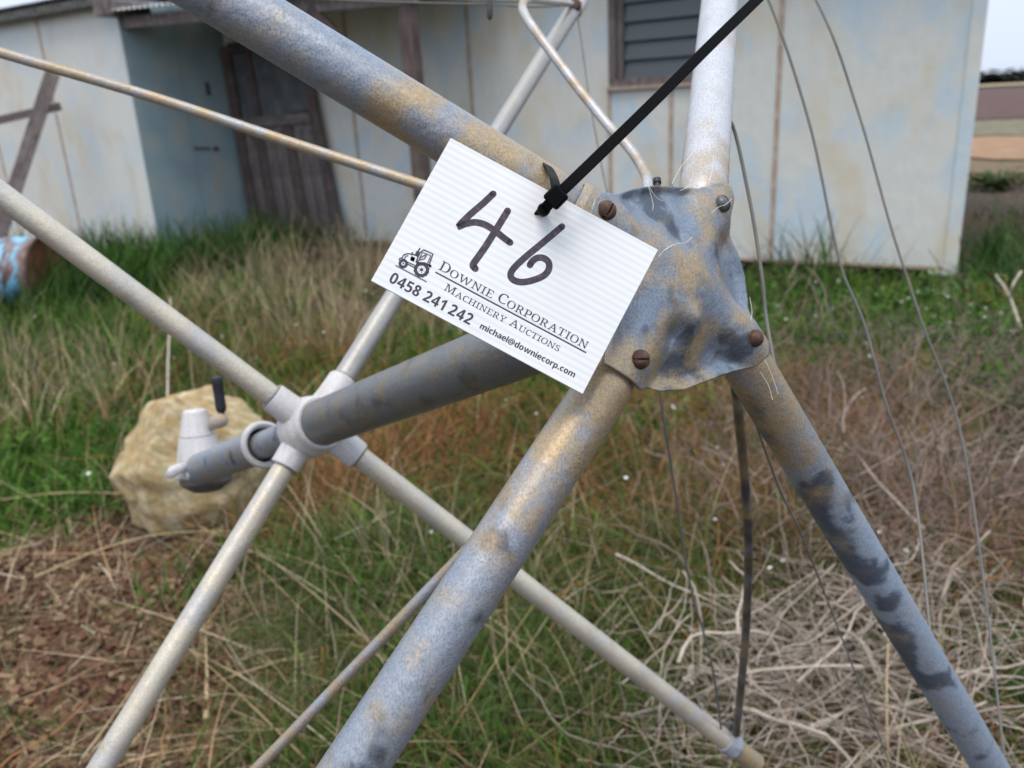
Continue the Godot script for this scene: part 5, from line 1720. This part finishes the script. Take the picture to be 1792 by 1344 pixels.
func build_twigs():
	# pile of pale dead twigs at the lower right
	var r := RandomNumberGenerator.new()
	r.seed = 77
	var v := PackedVector3Array()
	var n := PackedVector3Array()
	var c := PackedColorArray()
	var idx := PackedInt32Array()
	var centers := [[1300, 1250, 0.16], [1400, 1180, 0.17], [1500, 1150, 0.2], [1560, 1250, 0.22], [1450, 1300, 0.2], [1680, 1300, 0.2], [1250, 1330, 0.15], [1620, 1130, 0.16]]
	for b in 1000:
		var cz0: Array = centers[r.randi() % centers.size()]
		var o := gp(cz0[0], cz0[1])
		var hgt := 0.15
		var p := o + Vector3(r.randfn(0, cz0[2] * 0.65), 0.0, r.randfn(0, cz0[2] * 0.65))
		p.y = absf(r.randfn(0.07, hgt * 0.5))
		var d := Vector3(r.randfn(0.25, 1), r.randfn(0.12, 0.35), r.randfn(0, 0.8)).normalized()
		var len := r.randf_range(0.08, 0.34)
		var rad := r.randf_range(0.0010, 0.0024) if b > 90 else r.randf_range(0.003, 0.006)
		if b <= 90:
			len *= 1.5
		var shade := r.randf_range(0.55, 1.1)
		var segs := 7
		var base := v.size()
		for s in segs + 1:
			if s > 0:
				d = (d + Vector3(r.randfn(0, 0.22), r.randfn(0, 0.2), r.randfn(0, 0.22))).normalized()
				p += d * len / segs
				p.y = maxf(p.y, 0.01)
			var sd1 := d.cross(Vector3(0.3, 1, 0.2)).normalized()
			var up := d.cross(sd1)
			for k in 5:
				var a := TAU * k / 5
				var q := sd1 * cos(a) + up * sin(a)
				v.append(p + q * rad * (1.0 - 0.55 * s / segs))
				n.append(q)
				c.append(Color(0.55 * shade, 0.465 * shade, 0.395 * shade))
		for s in segs:
			for k in 5:
				var a := base + s * 5 + k
				var b2 := base + s * 5 + (k + 1) % 5
				idx.append_array([a, a + 5, b2, b2, a + 5, b2 + 5])
	var tm := tri(vcol(mat("dead twig", Color.WHITE, 0.85)), noise_tex(0.05, 3, 64, [[0.0, Color(0.75, 0.73, 0.7)], [1.0, Color(1, 1, 1)]], 128), 8.0)
	var pile := solo("twig_pile", arr_mesh(v, n, idx, c), tm, "tangled pile of pale dead twigs on the ground under the hoist arm", "twigs", Transform3D(), "", "stuff")
	# single sticks that can be told apart
	var sticks := [
		["long crooked bare stick reaching out of the twig pile", [[1078, 970, 0.16], [1110, 985, 0.15], [1170, 1020, 0.12], [1240, 1050, 0.10], [1310, 1090, 0.08], [1370, 1150, 0.05]], 0.0035],
		["pale stick lying across the twig pile", [[1415, 1275, 0.12], [1460, 1255, 0.12], [1500, 1235, 0.11]], 0.0055],
		["forked pale stick standing in the green weeds", [[1790, 585, 0.02], [1780, 555, 0.1], [1765, 515, 0.2], [1742, 480, 0.3]], 0.009],
		["straight yellow straw stalk poking up from the wiry weeds", [[1478, 815, 0.02], [1505, 785, 0.05], [1538, 738, 0.12]], 0.006],
		["thin bent stalk standing left of the rock", [[293, 725, 0.05], [294, 640, 0.2], [297, 560, 0.34], [299, 520, 0.42]], 0.0055],
		["bent tan stalk leaning over the twig pile", [[1752, 900, 0.05], [1760, 850, 0.1], [1775, 810, 0.16], [1792, 780, 0.2]], 0.004],
		["long grey stick lying flat in the grass behind the lower arm", [[585, 945, 0.06], [625, 925, 0.07], [690, 895, 0.07]], 0.0045],
		["short bleached twig hooked over in the wiry weeds", [[1470, 760, 0.02], [1478, 725, 0.08], [1495, 695, 0.12], [1515, 680, 0.14]], 0.006],
		["flattened straw stem stretched over the soil below the rock", [[0, 875, 0.05], [120, 862, 0.06], [260, 872, 0.05], [380, 935, 0.05], [470, 925, 0.06]], 0.0035],
		["straw stem looping over bare red soil", [[60, 1010, 0.04], [180, 960, 0.06], [280, 935, 0.07], [390, 930, 0.06], [450, 935, 0.05]], 0.003],
	]
	var pale := tri(mat("bleached stick", Color.WHITE, 0.8), noise_tex(0.04, 3, 65, [[0.0, lin(0.36, 0.29, 0.225)], [0.6, lin(0.52, 0.44, 0.37)], [1.0, lin(0.62, 0.56, 0.5)]], 128), 6.0)
	var gold := tri(mat("yellow straw", Color.WHITE, 0.8), noise_tex(0.04, 3, 66, [[0.0, lin(0.32, 0.24, 0.11)], [1.0, lin(0.5, 0.42, 0.24)]], 128), 6.0)
	for s in sticks:
		var pts := []
		for q in s[1]:
			pts.append(gp(q[0], q[1], q[2]))
		var sp := smooth_path(pts, 8)
		var rad := []
		for i in sp.size():
			rad.append(s[2] * (1.0 - 0.45 * i / sp.size()))
		var base := Vector3(pts[0].x, 0, pts[0].z)
		var st := tube(sp, rad, 8, no_col, true, base)
		var o := solo("stick", st, gold if "straw" in s[0] else pale, s[0], "stick", Transform3D(Basis(), base), "sticks in the grass")
		if "forked" in s[0]:
			var fork: Vector3 = sp[int(sp.size() * 0.62)]
			part("fork", tube(smooth_path([fork, gp(1772, 500, 0.27), gp(1787, 475, 0.33)], 6), 0.006, 8, no_col, true, base), pale, o)

func build_far_plants():
	# green bush behind the house corner
	var gm := leaf_mat("bush leaf", 0.6)
	var at := Vector3(6.35, 0, -10.9)
	var b := thing("bush", "bright green bush growing behind the corner of the house", "bush", at)
	var m := leafy(520, 0.16, 31)
	part("foliage", tint(m, Color(0.072, 0.136, 0.024)), gm, b, Transform3D(Basis().scaled(Vector3(1.0, 0.85, 1.0)), Vector3(0, 0.02, 0)))
	part("stem", tube([Vector3(0, -0.05, 0), Vector3(0.02, 0.12, 0), Vector3(0.0, 0.25, 0.02)], [0.015, 0.012, 0.006], 8), M.timber_dark, b)
	# far trees along the horizon, read as one belt
	var r := RandomNumberGenerator.new()
	r.seed = 5
	var crown := leafy(420, 1.4, 33)
	var mm := MultiMesh.new()
	mm.transform_format = MultiMesh.TRANSFORM_3D
	mm.use_colors = true
	mm.mesh = crown
	mm.instance_count = 420
	for i in 420:
		var a := deg_to_rad(r.randf_range(-60, 60))
		var d := r.randf_range(225, 260)
		var s := r.randf_range(0.7, 1.25)
		mm.set_instance_transform(i, Transform3D(Basis(Vector3.UP, r.randf() * TAU).scaled(Vector3(s * 1.5, s * 1.2, s * 1.5)), Vector3(sin(a) * d, 0.2, -cos(a) * d)))
		mm.set_instance_color(i, Color(0.03, 0.037, 0.03) * r.randf_range(0.7, 1.2))
	var o := MultiMeshInstance3D.new()
	o.multimesh = mm
	o.material_override = gm
	o.name = "tree_belt"
	o.set_meta("kind", "stuff")
	o.set_meta("label", "dark belt of far trees along the horizon beyond the red field")
	o.set_meta("category", "trees")
	add_child(o)

func tint(m: ArrayMesh, c: Color) -> ArrayMesh:
	var a := m.surface_get_arrays(0)
	var cols: PackedColorArray = a[Mesh.ARRAY_COLOR]
	for i in cols.size():
		cols[i] = Color(cols[i].r * c.r, cols[i].g * c.g, cols[i].b * c.b)
	a[Mesh.ARRAY_COLOR] = cols
	var o := ArrayMesh.new()
	o.add_surface_from_arrays(Mesh.PRIMITIVE_TRIANGLES, a)
	return o
